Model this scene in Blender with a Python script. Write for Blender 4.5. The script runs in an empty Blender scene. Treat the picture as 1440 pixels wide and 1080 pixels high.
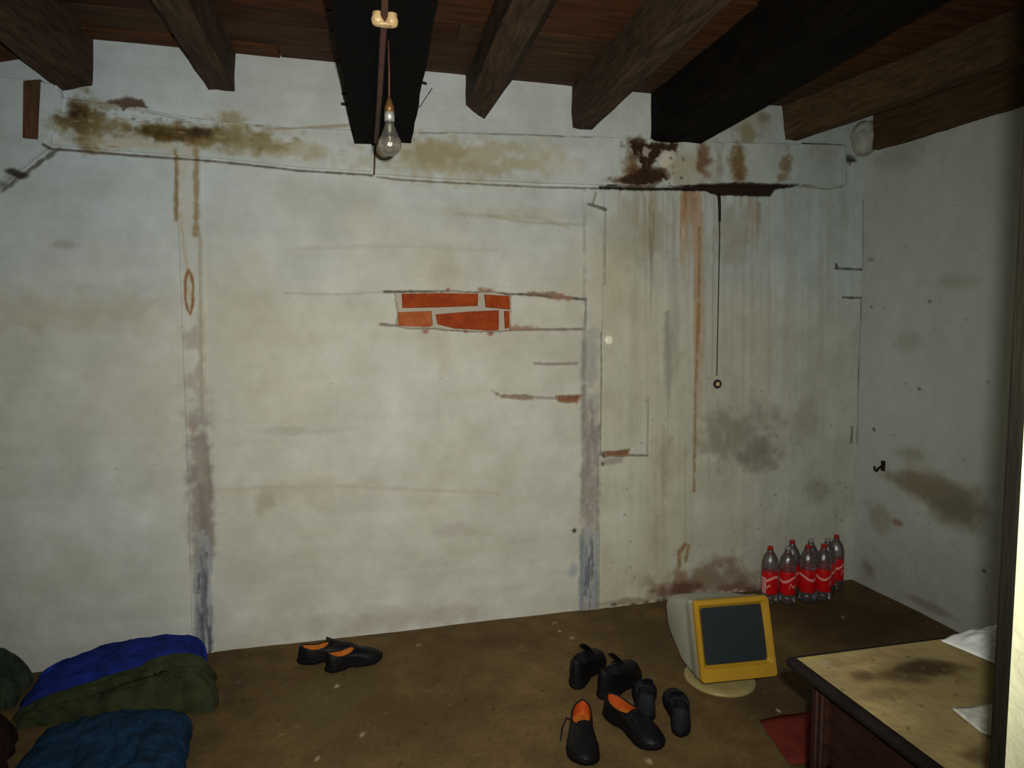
import bpy, bmesh, math, random
import numpy as np
from mathutils import Vector, Matrix
random.seed(4)
C = bpy.context.scene.collection

# ------------------------------------------------------------------ camera, light, exposure
F_PX, YAW, PITCH, ROLL, EYE = 900.0, .2265, .0728, -.0025, 1.5
cyw, syw = math.cos(YAW), math.sin(YAW)
FWD = np.array([syw * math.cos(PITCH), cyw * math.cos(PITCH), -math.sin(PITCH)])
_r = np.array([cyw, -syw, 0.0]); _u = np.cross(_r, FWD)
RGT = math.cos(ROLL) * _r + math.sin(ROLL) * _u
UPV = -math.sin(ROLL) * _r + math.cos(ROLL) * _u
cam_d = bpy.data.cameras.new('camera'); cam = bpy.data.objects.new('camera', cam_d); C.objects.link(cam)
cam_d.sensor_fit = 'HORIZONTAL'; cam_d.sensor_width = 36.0; cam_d.lens = 36.0 * F_PX / 1440.0
cam_d.clip_start = .02
M = Matrix(((RGT[0], UPV[0], -FWD[0], 0), (RGT[1], UPV[1], -FWD[1], 0), (RGT[2], UPV[2], -FWD[2], EYE), (0, 0, 0, 1)))
cam.matrix_world = M
bpy.context.scene.camera = cam

world = bpy.data.worlds.new('dim_world'); bpy.context.scene.world = world; world.use_nodes = True
world.node_tree.nodes['Background'].inputs[0].default_value = (.62, .8, .9, 1)
world.node_tree.nodes['Background'].inputs[1].default_value = .075

fl = bpy.data.lights.new('camera_flash', 'SPOT'); flo = bpy.data.objects.new('camera_flash', fl); C.objects.link(flo)
fl.energy = 255.0; fl.color = (1.0, .98, .895); fl.spot_size = math.radians(116); fl.spot_blend = 1.0; fl.shadow_soft_size = .014
flo.location = (.055, .02, EYE + .055)
aim = Vector((.5, 3.25, 1.42)) - flo.location
flo.rotation_euler = aim.to_track_quat('-Z', 'Y').to_euler()

vs = bpy.context.scene.view_settings
vs.view_transform = 'Standard'; vs.look = 'None'; vs.gamma = 1.0; vs.use_curve_mapping = False; vs.exposure = 0.0

# ------------------------------------------------------------------ measuring helpers: a point seen in the photograph, put on a real plane
def ray(px, py): return FWD + RGT * (px - 720) / F_PX - UPV * (py - 540) / F_PX
O = np.array([0, 0, EYE])
WA, WB = 3.226, .0222                       # back wall plane: y = WA + WB * x
XR = 2.915                                   # right wall plane
def on_back(px, py, off=0.0):
    d = ray(px, py); t = (WA - off) / (d[1] - WB * d[0]); return O + d * t
def on_right(px, py): d = ray(px, py); return O + d * XR / d[0]
def on_z(px, py, z): d = ray(px, py); return O + d * (z - EYE) / d[2]
def on_y(px, py, y): d = ray(px, py); return O + d * y / d[1]
def wall_y(x): return WA + WB * x
def bw(px, py): p = on_back(px, py); return (p[0], p[2])
def rw(px, py): p = on_right(px, py); return (p[1], p[2])
def flr(px, py): p = on_z(px, py, 0); return (p[0], p[1])

# ------------------------------------------------------------------ materials
def lin(c): return tuple((v / 12.92 if v <= .04045 else ((v + .055) / 1.055) ** 2.4) for v in [x / 255 for x in c])
def material(name, col, rough=.8, spec=.3, var=.25, scale=18.0, bump=.2, bscale=60.0, stretch=None, col2=None, metal=0.0, attr=None, trans=0.0, ior=1.45):
    m = bpy.data.materials.new(name); m.use_nodes = True
    nt = m.node_tree; N = nt.nodes; Lk = nt.links
    b = N['Principled BSDF']
    b.inputs['Roughness'].default_value = rough; b.inputs['Specular IOR Level'].default_value = spec
    b.inputs['Metallic'].default_value = metal; b.inputs['Transmission Weight'].default_value = trans; b.inputs['IOR'].default_value = ior
    tc = N.new('ShaderNodeTexCoord'); mp = N.new('ShaderNodeMapping'); Lk.new(tc.outputs['Object'], mp.inputs[0])
    if stretch: mp.inputs['Scale'].default_value = stretch
    nz = N.new('ShaderNodeTexNoise'); nz.inputs['Scale'].default_value = scale; nz.inputs['Detail'].default_value = 6; nz.inputs['Roughness'].default_value = .65
    Lk.new(mp.outputs[0], nz.inputs[0])
    if attr:
        at = N.new('ShaderNodeAttribute'); at.attribute_name = attr
        mr = N.new('ShaderNodeMapRange'); mr.inputs[1].default_value = .25; mr.inputs[2].default_value = .75
        mr.inputs[3].default_value = 1 - var; mr.inputs[4].default_value = 1 + var * .6
        Lk.new(nz.outputs[0], mr.inputs[0])
        vm = N.new('ShaderNodeVectorMath'); vm.operation = 'SCALE'
        Lk.new(at.outputs['Color'], vm.inputs[0]); Lk.new(mr.outputs[0], vm.inputs['Scale']); Lk.new(vm.outputs[0], b.inputs['Base Color'])
    else:
        a = lin(col); c2 = lin(col2) if col2 else tuple(v * (1 - var) for v in a)
        cr = N.new('ShaderNodeValToRGB')
        cr.color_ramp.elements[0].position = .32; cr.color_ramp.elements[0].color = (*c2, 1)
        cr.color_ramp.elements[1].position = .68; cr.color_ramp.elements[1].color = (*a, 1)
        Lk.new(nz.outputs[0], cr.inputs[0]); Lk.new(cr.outputs[0], b.inputs['Base Color'])
    if bump:
        n2 = N.new('ShaderNodeTexNoise'); n2.inputs['Scale'].default_value = bscale; n2.inputs['Detail'].default_value = 5
        Lk.new(mp.outputs[0], n2.inputs[0])
        bp = N.new('ShaderNodeBump'); bp.inputs['Strength'].default_value = bump; bp.inputs['Distance'].default_value = .01
        Lk.new(n2.outputs[0], bp.inputs['Height']); Lk.new(bp.outputs[0], b.inputs['Normal'])
    return m

MAT = dict(
    plaster=material('limewashed_plaster', (200, 198, 186), .9, .15, .07, 14, .22, 45, attr='stain'),
    floor=material('dirty_concrete', (90, 70, 45), .85, .25, .22, 40, .25, 90, attr='stain'),
    rafter=material('old_rafter_wood', (82, 64, 48), .8, .15, .5, 9, .5, 30, stretch=(6, .7, 6), col2=(44, 33, 25)),
    rafter_brown=material('brown_rafter_wood', (88, 68, 44), .8, .2, .5, 9, .4, 30, stretch=(6, .7, 6), col2=(56, 42, 27)),
    black_beam=material('blackened_beam_wood', (12, 11, 11), .85, .08, .5, 7, .5, 30, stretch=(6, .7, 6), col2=(6, 6, 6)),
    black_brown=material('charred_brown_beam_wood', (28, 23, 18), .85, .08, .5, 6, .5, 30, stretch=(5, .8, 5), col2=(8, 7, 7)),
    plank=material('reddish_plank_wood', (92, 56, 28), .75, .2, .5, 6, .4, 25, stretch=(.7, 7, 7), col2=(50, 28, 14)),
    plank2=material('dark_plank_wood', (78, 44, 22), .75, .2, .5, 6, .4, 25, stretch=(.7, 7, 7), col2=(36, 21, 12)),
    plank3=material('grey_brown_plank_wood', (84, 58, 36), .75, .2, .5, 6, .4, 25, stretch=(.7, 7, 7), col2=(46, 30, 18)),
    wood_stub=material('exposed_brown_timber', (92, 68, 44), .8, .2, .5, 10, .4, 30, stretch=(6, 6, .8), col2=(60, 40, 25)),
    brick=material('orange_brick', (166, 72, 28), .85, .2, .3, 22, .4, 70, col2=(134, 52, 19)),
    brick_pale=material('pale_orange_brick', (180, 104, 62), .85, .2, .3, 22, .4, 70, col2=(160, 80, 42)),
    brick_dusty=material('dusty_brown_brick', (158, 112, 82), .9, .1, .4, 30, .5, 80, col2=(116, 84, 64)),
    jamb=material('dark_jamb_wood', (27, 25, 17), .8, .1, .5, 8, .3, 25, stretch=(7, 7, .8), col2=(18, 17, 12)),
    cream=material('cream_wall_paint', (232, 230, 190), .8, .2, .10, 15, .3, 60),
    table_top=material('worn_table_wood', (140, 124, 84), .7, .3, .4, 7, .3, 40, attr='stain'),
    table_dark=material('dark_brown_table_wood', (48, 27, 20), .6, .12, .45, 8, .2, 25, stretch=(6, 1, 6), col2=(32, 17, 12)),
    table_edge=material('worn_black_table_edge', (34, 27, 23), .6, .15, .6, 14, .3, 30, col2=(20, 16, 16)),
    white_cloth=material('white_plastic_sheet', (225, 228, 226), .45, .4, .1, 12, .2, 40),
    paper=material('printed_paper', (226, 226, 212), .8, .2, .4, 70, .05, 60, col2=(168, 172, 162)),
    black_leather=material('black_leather', (19, 18, 20), .5, .25, .4, 30, .25, 90, col2=(13, 12, 14)),
    grey_suede=material('dark_grey_suede', (46, 48, 52), .8, .15, .35, 30, .3, 120, col2=(24, 25, 29)),
    rubber=material('black_rubber_sole', (17, 16, 17), .7, .15, .3, 40, .1, 80),
    orange_lining=material('orange_leather_lining', (206, 122, 44), .7, .2, .25, 30, .1, 80, col2=(172, 92, 28)),
    red_lining=material('rust_red_lining', (190, 84, 30), .7, .2, .25, 30, .1, 80),
    dark_lining=material('dark_fabric_lining', (32, 30, 32), .9, .1, .3, 40, .1, 80),
    lace=material('black_lace', (24, 22, 24), .9, .1, .3, 50, .0),
    beige=material('beige_plastic', (192, 192, 175), .5, .4, .1, 10, .05, 90, col2=(178, 179, 162)),
    yellow=material('yellowed_plastic', (182, 140, 38), .5, .4, .12, 8, .05, 90, col2=(166, 126, 32)),
    cream_plastic=material('cream_yellow_plastic', (166, 152, 104), .4, .5, .12, 8, .05, 90, col2=(150, 134, 84)),
    screen=material('dark_screen_glass', (44, 50, 54), .12, .5, .05, 4, 0),
    dark_plastic=material('dark_plastic_slot', (40, 38, 36), .7, .2, .1, 10, 0),
    blue_cloth=material('royal_blue_blanket', (34, 52, 142), .95, .05, .4, 9, .4, 60, col2=(24, 32, 72)),
    green_cloth=material('olive_green_blanket', (62, 68, 44), .95, .05, .4, 12, .35, 60, col2=(38, 44, 30)),
    dgreen_cloth=material('dark_grey_green_cloth', (58, 68, 54), .95, .05, .4, 10, .35, 60, col2=(36, 42, 36)),
    teal_cloth=material('teal_blue_blanket', (30, 64, 96), .95, .05, .5, 9, .4, 60, stretch=(1, 3, 1), col2=(26, 36, 48)),
    brown_cloth=material('dark_brown_cloth', (52, 36, 30), .95, .05, .5, 12, .4, 50, col2=(26, 20, 20)),
    red_cloth=material('dull_red_cloth', (128, 52, 44), .95, .05, .25, 14, .3, 70, col2=(100, 42, 36)),
    porcelain=material('yellowed_porcelain', (214, 188, 140), .35, .5, .3, 25, 0, col2=(160, 122, 80)),
    cable=material('brown_cable_sheath', (98, 62, 50), .6, .3, .3, 20, .1, 60, col2=(70, 44, 36)),
    wire=material('dark_wire', (36, 32, 28), .6, .3, .3, 20, 0),
    grey_wire=material('dusty_grey_wire', (64, 60, 52), .8, .2, .5, 40, 0, col2=(36, 32, 28)),
    brass=material('tarnished_brass', (128, 92, 50), .45, .4, .3, 20, .1, 60, metal=.5),
    alu=material('bulb_cap_metal', (196, 196, 188), .35, .5, .15, 20, 0, metal=.6),
    iron=material('rusty_iron', (44, 34, 28), .8, .2, .4, 40, .2, 80),
    flash_spot_white=material('flash_spot_white', (250, 248, 226), .4, .5, .05, 20, 0),
    cap_red=material('red_bottle_cap', (178, 30, 24), .5, .4, .1, 10, 0),
    cap_grey=material('grey_bottle_cap', (150, 148, 142), .5, .4, .1, 10, 0),
)
def glass(name, col, rough, alpha, diffuse_part=.04):
    m = bpy.data.materials.new(name); m.use_nodes = True; nt = m.node_tree; N = nt.nodes; Lk = nt.links
    N.remove(N['Principled BSDF'])
    tr = N.new('ShaderNodeBsdfTransparent'); tr.inputs[0].default_value = (*lin(col), 1)
    gl = N.new('ShaderNodeBsdfGlossy'); gl.inputs['Roughness'].default_value = rough
    fr = N.new('ShaderNodeFresnel'); fr.inputs[0].default_value = 1.5
    nz = N.new('ShaderNodeTexNoise'); nz.inputs['Scale'].default_value = 40
    bp = N.new('ShaderNodeBump'); bp.inputs['Strength'].default_value = .15; bp.inputs['Distance'].default_value = .01
    Lk.new(nz.outputs[0], bp.inputs['Height']); Lk.new(bp.outputs[0], gl.inputs['Normal'])
    ad = N.new('ShaderNodeMath'); ad.operation = 'ADD'; ad.inputs[1].default_value = alpha; Lk.new(fr.outputs[0], ad.inputs[0])
    mx = N.new('ShaderNodeMixShader'); Lk.new(ad.outputs[0], mx.inputs[0]); Lk.new(tr.outputs[0], mx.inputs[1]); Lk.new(gl.outputs[0], mx.inputs[2])
    df = N.new('ShaderNodeBsdfDiffuse'); df.inputs[0].default_value = (.62, .6, .55, 1)
    m2 = N.new('ShaderNodeMixShader'); m2.inputs[0].default_value = diffuse_part; Lk.new(mx.outputs[0], m2.inputs[1]); Lk.new(df.outputs[0], m2.inputs[2])  # mixes an even pale diffuse part into the clear glass
    Lk.new(m2.outputs[0], N['Material Output'].inputs[0])
    return m
MAT['pet'] = glass('clear_bottle_plastic', (228, 230, 238), .16, .07)
MAT['bulb_glass'] = glass('pale_bulb_glass', (226, 218, 204), .12, .06, .10)
def label_material():
    m = bpy.data.materials.new('red_label_print'); m.use_nodes = True; nt = m.node_tree; N = nt.nodes; Lk = nt.links; b = N['Principled BSDF']
    b.inputs['Roughness'].default_value = .35
    tc = N.new('ShaderNodeTexCoord'); sp = N.new('ShaderNodeSeparateXYZ'); Lk.new(tc.outputs['Object'], sp.inputs[0])
    def mth(op, a, bb=None):
        n = N.new('ShaderNodeMath'); n.operation = op
        for i, v in enumerate((a, bb)):
            if v is None: continue
            if isinstance(v, (int, float)): n.inputs[i].default_value = v
            else: Lk.new(v, n.inputs[i])
        return n.outputs[0]
    ang = mth('ARCTAN2', sp.outputs[1], sp.outputs[0])
    wave = mth('ADD', mth('MULTIPLY', mth('SINE', mth('MULTIPLY', ang, 2.0)), .014), .148)
    band = mth('LESS_THAN', mth('ABSOLUTE', mth('SUBTRACT', sp.outputs[2], wave)), .007)
    s2 = mth('ADD', mth('ADD', mth('MULTIPLY', mth('SINE', mth('MULTIPLY', ang, 8.0)), .009), mth('MULTIPLY', mth('SINE', mth('MULTIPLY', ang, 15.0)), .006)), .112)     # a scribbled script line under the wave
    band2 = mth('LESS_THAN', mth('ABSOLUTE', mth('SUBTRACT', sp.outputs[2], s2)), .0055)
    half = mth('GREATER_THAN', mth('SINE', ang), -.1)
    panel = mth('MULTIPLY', mth('LESS_THAN', mth('ABSOLUTE', mth('SUBTRACT', ang, 2.3)), .42), mth('LESS_THAN', sp.outputs[2], .155))   # pale panel at the back of the label
    tot = mth('MAXIMUM', mth('MAXIMUM', band, mth('MULTIPLY', band2, half)), panel)
    mx = N.new('ShaderNodeMix'); mx.data_type = 'RGBA'; mx.inputs[6].default_value = (*lin((196, 14, 20)), 1); mx.inputs[7].default_value = (*lin((226, 150, 146)), 1)
    Lk.new(tot, mx.inputs[0]); Lk.new(mx.outputs[2], b.inputs['Base Color'])
    return m
MAT['label'] = label_material()

# ------------------------------------------------------------------ object helpers
def mk(name, verts, faces, mat, parent=None, smooth=False, loc=None):
    me = bpy.data.meshes.new(name); me.from_pydata([tuple(v) for v in verts], [], [tuple(f) for f in faces]); me.validate()
    bm = bmesh.new(); bm.from_mesh(me); bmesh.ops.recalc_face_normals(bm, faces=bm.faces); bm.to_mesh(me); bm.free()
    if mat: me.materials.append(MAT[mat] if isinstance(mat, str) else mat)
    if smooth: me.polygons.foreach_set('use_smooth', [True] * len(me.polygons))
    o = bpy.data.objects.new(name, me); C.objects.link(o)
    if parent: o.parent = parent
    if loc is not None: o.location = loc
    return o
def tag(o, label=None, cat=None, group=None, kind=None):
    for k, v in (('label', label), ('category', cat), ('group', group), ('kind', kind)):
        if v: o[k] = v
    return o
def empty(name, loc, label, cat, rz=0.0, group=None):
    o = bpy.data.objects.new(name, None); C.objects.link(o); o.location = loc; o.rotation_euler = (0, 0, rz); o.empty_display_size = .05
    return tag(o, label, cat, group)
def join(*parts):
    V, Fc = [], []
    for v, f in parts:
        n = len(V); V += [tuple(p) for p in v]; Fc += [tuple(i + n for i in g) for g in f]
    return V, Fc
def box(x0, x1, y0, y1, z0, z1, b=0.0):
    if b <= 0:
        v = [(x, y, z) for z in (z0, z1) for y in (y0, y1) for x in (x0, x1)]
        return v, [(0, 2, 3, 1), (4, 5, 7, 6), (0, 1, 5, 4), (2, 6, 7, 3), (0, 4, 6, 2), (1, 3, 7, 5)]
    bm = bmesh.new(); r = bmesh.ops.create_cube(bm, size=1)
    for v in bm.verts: v.co = Vector(((x0 + x1) / 2 + v.co.x * (x1 - x0), (y0 + y1) / 2 + v.co.y * (y1 - y0), (z0 + z1) / 2 + v.co.z * (z1 - z0)))
    bmesh.ops.bevel(bm, geom=list(bm.edges), offset=b, segments=2, affect='EDGES', profile=.5)
    bm.verts.index_update(); v = [tuple(x.co) for x in bm.verts]; f = [tuple(y.index for y in x.verts) for x in bm.faces]; bm.free()
    return v, f
def lathe(prof, n=20, c=(0, 0, 0)):
    V, Fc = [], []
    for r, z in prof:
        for i in range(n):
            a = 2 * math.pi * i / n; V.append((c[0] + r * math.cos(a), c[1] + r * math.sin(a), c[2] + z))
    for k in range(len(prof) - 1):
        for i in range(n):
            j = (i + 1) % n; Fc.append((k * n + i, k * n + j, (k + 1) * n + j, (k + 1) * n + i))
    if prof[0][0] > 1e-4: Fc.append(tuple(range(n))[::-1])
    if prof[-1][0] > 1e-4: Fc.append(tuple((len(prof) - 1) * n + i for i in range(n)))
    return V, Fc
def tube(pts, r, n=8):
    P = [Vector(p) for p in pts]; V, Fc = [], []
    R = r if isinstance(r, (list, tuple)) else [r] * len(P)
    ref = None
    for k, p in enumerate(P):
        t = (P[min(k + 1, len(P) - 1)] - P[max(k - 1, 0)]).normalized()
        if ref is None: ref = t.orthogonal().normalized()
        a = (ref - t * ref.dot(t)).normalized(); ref = a; b = t.cross(a)
        for i in range(n):
            an = 2 * math.pi * i / n; V.append(tuple(p + (a * math.cos(an) + b * math.sin(an)) * R[k]))
    for k in range(len(P) - 1):
        for i in range(n):
            j = (i + 1) % n; Fc.append((k * n + i, k * n + j, (k + 1) * n + j, (k + 1) * n + i))
    Fc.append(tuple(range(n))[::-1]); Fc.append(tuple((len(P) - 1) * n + i for i in range(n)))
    return V, Fc
def torus(c, R, r, axis='y', n=20, m=8):
    V, Fc = [], []
    for i in range(n):
        a = 2 * math.pi * i / n
        for j in range(m):
            b = 2 * math.pi * j / m; q = R + r * math.cos(b); h = r * math.sin(b)
            p = {'y': (q * math.cos(a), h, q * math.sin(a)), 'z': (q * math.cos(a), q * math.sin(a), h), 'x': (h, q * math.cos(a), q * math.sin(a))}[axis]
            V.append((c[0] + p[0], c[1] + p[1], c[2] + p[2]))
    for i in range(n):
        for j in range(m):
            Fc.append((i * m + j, ((i + 1) % n) * m + j, ((i + 1) % n) * m + (j + 1) % m, i * m + (j + 1) % m))
    return V, Fc
def rel(vf, base): return [(v[0] - base[0], v[1] - base[1], v[2] - base[2]) for v in vf[0]], vf[1]

# ------------------------------------------------------------------ numpy noise and stain canvas (stains, dirt and relief of a surface, in metres on that surface)
def vnoise(x, y, seed):
    rs = np.random.RandomState(seed); T = rs.rand(128, 128)
    xi = np.floor(x).astype(int); yi = np.floor(y).astype(int); fx = x - xi; fy = y - yi
    fx = fx * fx * (3 - 2 * fx); fy = fy * fy * (3 - 2 * fy)
    a = T[xi % 128, yi % 128]; b = T[(xi + 1) % 128, yi % 128]; c = T[xi % 128, (yi + 1) % 128]; d = T[(xi + 1) % 128, (yi + 1) % 128]
    return (a * (1 - fx) + b * fx) * (1 - fy) + (c * (1 - fx) + d * fx) * fy
def fbm(x, y, seed, oct=4):
    s = 0; a = .5; t = 0
    for k in range(oct):
        s = s + a * vnoise(x * 2 ** k, y * 2 ** k, seed + k); t += a; a *= .55
    return s / t
def sstep(a, b, x):
    t = np.clip((x - a) / (b - a), 0, 1); return t * t * (3 - 2 * t)

class Canvas:
    def __init__(s, u0, u1, v0, v1, step, base, seed):
        s.nu = int(round((u1 - u0) / step)) + 1; s.nv = int(round((v1 - v0) / step)) + 1
        s.u = np.linspace(u0, u1, s.nu); s.v = np.linspace(v0, v1, s.nv)
        s.U, s.V = np.meshgrid(s.u, s.v)
        s.col = np.empty((s.nv, s.nu, 3)); s.col[:] = base; s.dep = np.zeros((s.nv, s.nu)); s.seed = seed
    def _win(s, pts, pad):
        P = np.array(pts); a = P.min(0) - pad; b = P.max(0) + pad
        i0, i1 = np.searchsorted(s.u, (a[0], b[0])); j0, j1 = np.searchsorted(s.v, (a[1], b[1]))
        return slice(j0, j1), slice(i0, i1)
    def _put(s, w, m, col, dep):
        if col is not None: s.col[w] = s.col[w] * (1 - m[..., None]) + np.array(col, float) * m[..., None]
        if dep: s.dep[w] += dep * m
    def _dist(s, pts, w, close=False):
        U, V = s.U[w], s.V[w]; D = np.full(U.shape, 1e9); P = list(pts) + ([pts[0]] if close else [])
        for (x0, y0), (x1, y1) in zip(P[:-1], P[1:]):
            dx, dy = x1 - x0, y1 - y0; L = dx * dx + dy * dy + 1e-12
            t = np.clip(((U - x0) * dx + (V - y0) * dy) / L, 0, 1)
            D = np.minimum(D, np.hypot(U - x0 - t * dx, V - y0 - t * dy))
        return D
    def stroke(s, pts, width, col, a=1.0, soft=.6, rag=.5, dep=0, freq=40, patch=0.0, fade=0.0):
        s.seed += 7; w = s._win(pts, width * 2 + .02)
        if s.U[w].size == 0: return
        d = s._dist(pts, w) + width * rag * (fbm(s.U[w] * freq, s.V[w] * freq, s.seed) - .5)
        m = a * (1 - sstep(width / 2 * (1 - soft), width / 2 * (1 + soft), d))
        if fade: vt = max(p[1] for p in pts); vb = min(p[1] for p in pts); m = m * np.clip((s.V[w] - vb) / max(vt - vb, 1e-6), 0, 1) ** fade
        if patch: m = m * sstep(patch - .15, patch + .15, fbm(s.U[w] * freq * .35, s.V[w] * freq * .35, s.seed + 3))
        s._put(w, m, col, dep)
    def blob(s, c, ru, rv, col, a=1.0, rag=.7, freq=14, dep=0, hard=.2):
        s.seed += 7; w = s._win([(c[0] - ru, c[1] - rv), (c[0] + ru, c[1] + rv)], max(ru, rv) * .4)
        if s.U[w].size == 0: return
        r = np.hypot((s.U[w] - c[0]) / ru, (s.V[w] - c[1]) / rv) + rag * (fbm(s.U[w] * freq, s.V[w] * freq, s.seed) - .5)
        s._put(w, a * (1 - sstep(hard, 1, r)), col, dep)
    def poly(s, pts, col, a=1.0, rag=.01, soft=.006, dep=0, freq=45):
        s.seed += 7; w = s._win(pts, .06)
        U, V = s.U[w], s.V[w]; ins = np.zeros(U.shape, bool); n = len(pts)
        for i in range(n):
            x0, y0 = pts[i]; x1, y1 = pts[(i + 1) % n]
            c = ((y0 > V) != (y1 > V)) & (U < (x1 - x0) * (V - y0) / (y1 - y0 + 1e-12) + x0); ins ^= c
        d = s._dist(pts, w, True) * np.where(ins, -1, 1) + rag * (fbm(U * freq, V * freq, s.seed) - .5) * 2
        s._put(w, a * (1 - sstep(-soft, soft, d)), col, dep)
    def _snap(s, X, src, bv, poly, place, lift):
        u = s.U.ravel()[src[bv]]; v = s.V.ravel()[src[bv]]; best = np.full(u.shape, 1e9); bu = u.copy(); bv2 = v.copy()
        for (x0, y0), (x1, y1) in zip(poly, poly[1:] + poly[:1]):
            dx, dy = x1 - x0, y1 - y0; t = np.clip(((u - x0) * dx + (v - y0) * dy) / (dx * dx + dy * dy + 1e-12), 0, 1)
            qu, qv = x0 + t * dx, y0 + t * dy; d = np.hypot(u - qu, v - qv); k = d < best
            best[k] = d[k]; bu[k] = qu[k]; bv2[k] = qv[k]
        ok = best < .014; bu = np.where(ok, bu, u); bv2 = np.where(ok, bv2, v)
        w = .0025 * (fbm(bu * 22, bv2 * 22, 333) - .5) * 2
        X[bv] = place(bu, bv2 + w, s.dep.ravel()[src[bv]] - lift)
        s._su = bu; s._sv = bv2 + w
    def mesh(s, name, place, mat, keep=None, rim=None, lift=0.0, parent=None, snap=None):
        """place(u, v, depth) -> xyz arrays; keep = mask of cells; rim = how far the edge is folded back"""
        X = place(s.U.ravel(), s.V.ravel(), s.dep.ravel() - lift)
        idx = np.arange(s.nu * s.nv).reshape(s.nv, s.nu)
        q = np.stack([idx[:-1, :-1], idx[:-1, 1:], idx[1:, 1:], idx[1:, :-1]], -1)
        if keep is not None: q = q[keep[:-1, :-1]]
        q = q.reshape(-1, 4)
        colr = s.col.reshape(-1, 3)
        if keep is not None:
            used = np.unique(q); re = -np.ones(idx.size, int); re[used] = np.arange(used.size)
            src = used; q = re[q]; X = X[used]; colr = colr[used]
            if rim:
                e = np.concatenate([q[:, [0, 1]], q[:, [1, 2]], q[:, [2, 3]], q[:, [3, 0]]])
                key = np.sort(e, 1); kk = key[:, 0] * (used.size + 1) + key[:, 1]
                _, first, cnt = np.unique(kk, return_index=True, return_counts=True); be = e[first[cnt == 1]]
                bv = np.unique(be)
                if snap is not None: s._snap(X, src, bv, snap, place, lift)
                nb = -np.ones(used.size, int); nb[bv] = used.size + np.arange(bv.size)
                X2 = place(s._su, s._sv, np.full(bv.size, rim)) if snap is not None else place(s.U.ravel()[src[bv]], s.V.ravel()[src[bv]], np.full(bv.size, rim))
                q = np.concatenate([q, np.stack([be[:, 1], be[:, 0], nb[be[:, 0]], nb[be[:, 1]]], 1)])
                X = np.concatenate([X, X2]); colr = np.concatenate([colr, colr[bv]])
        me = bpy.data.meshes.new(name)
        me.vertices.add(len(X)); me.vertices.foreach_set('co', X.astype(np.float32).ravel())
        me.loops.add(q.size); me.loops.foreach_set('vertex_index', q.astype(np.int32).ravel())
        me.polygons.add(len(q)); me.polygons.foreach_set('loop_start', np.arange(0, q.size, 4, dtype=np.int32))
        me.update(calc_edges=True)
        c = np.clip(colr / 255, 0, 1); c = np.where(c <= .04045, c / 12.92, ((c + .055) / 1.055) ** 2.4)
        at = me.color_attributes.new('stain', 'FLOAT_COLOR', 'POINT')
        at.data.foreach_set('color', np.concatenate([c, np.ones((len(c), 1))], 1).astype(np.float32).ravel())
        me.polygons.foreach_set('use_smooth', np.ones(len(q), bool))
        me.materials.append(MAT[mat])
        o = bpy.data.objects.new(name, me); C.objects.link(o)
        if parent: o.parent = parent
        return o
K = 1.38
def pc(r, g, b):                                 # a colour measured in the photograph, turned into the colour of the plaster itself
    l = .35 * r + .5 * g + .15 * b; k = .70
    return tuple(min(255, (l + (c - l) * k) * K) for c in (r, g, b))
PX = .0037                                      # metres per photograph pixel on the back wall

# ------------------------------------------------------------------ back wall: plaster with its stains, cracks and broken patches
cv = Canvas(-2.3, 2.96, -.03, 2.86, .005, (200, 198, 185), 11)
big = fbm(cv.U * 1.6 + 3, cv.V * 1.6, 5, 5)[..., None]; med = fbm(cv.U * 7, cv.V * 6, 9, 4)[..., None]
cv.col += (big - .5) * np.array([14, 17, 26]) + (med - .5) * np.array([26, 27, 30])
vst = fbm(cv.U * 26, cv.V * 1.4, 19, 4)[..., None]; hst = fbm(cv.U * 1.8, cv.V * 18, 29, 4)[..., None]
rb = sstep(1.15, 1.3, cv.U)[..., None]
cv.col += rb * ((vst - .5) * np.array([15, 16, 20]) + np.array([-6, -6, -12])) + (1 - rb) * (hst - .5) * np.array([12, 13, 16])
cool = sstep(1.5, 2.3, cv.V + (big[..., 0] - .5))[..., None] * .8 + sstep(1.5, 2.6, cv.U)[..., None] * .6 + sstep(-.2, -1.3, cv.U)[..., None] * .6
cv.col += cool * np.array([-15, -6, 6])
cv.dep += (fbm(cv.U * 2.2, cv.V * 2.2, 21, 3) - .5) * .016 + (fbm(cv.U * 11, cv.V * 11, 31, 3) - .5) * .005
B = bw
RUST, BRN, DBRN, GRY, MOLD, DRK = pc(128, 96, 62), pc(104, 84, 42), pc(44, 26, 14), pc(104, 100, 92), pc(92, 88, 72), pc(30, 24, 18)
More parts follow.
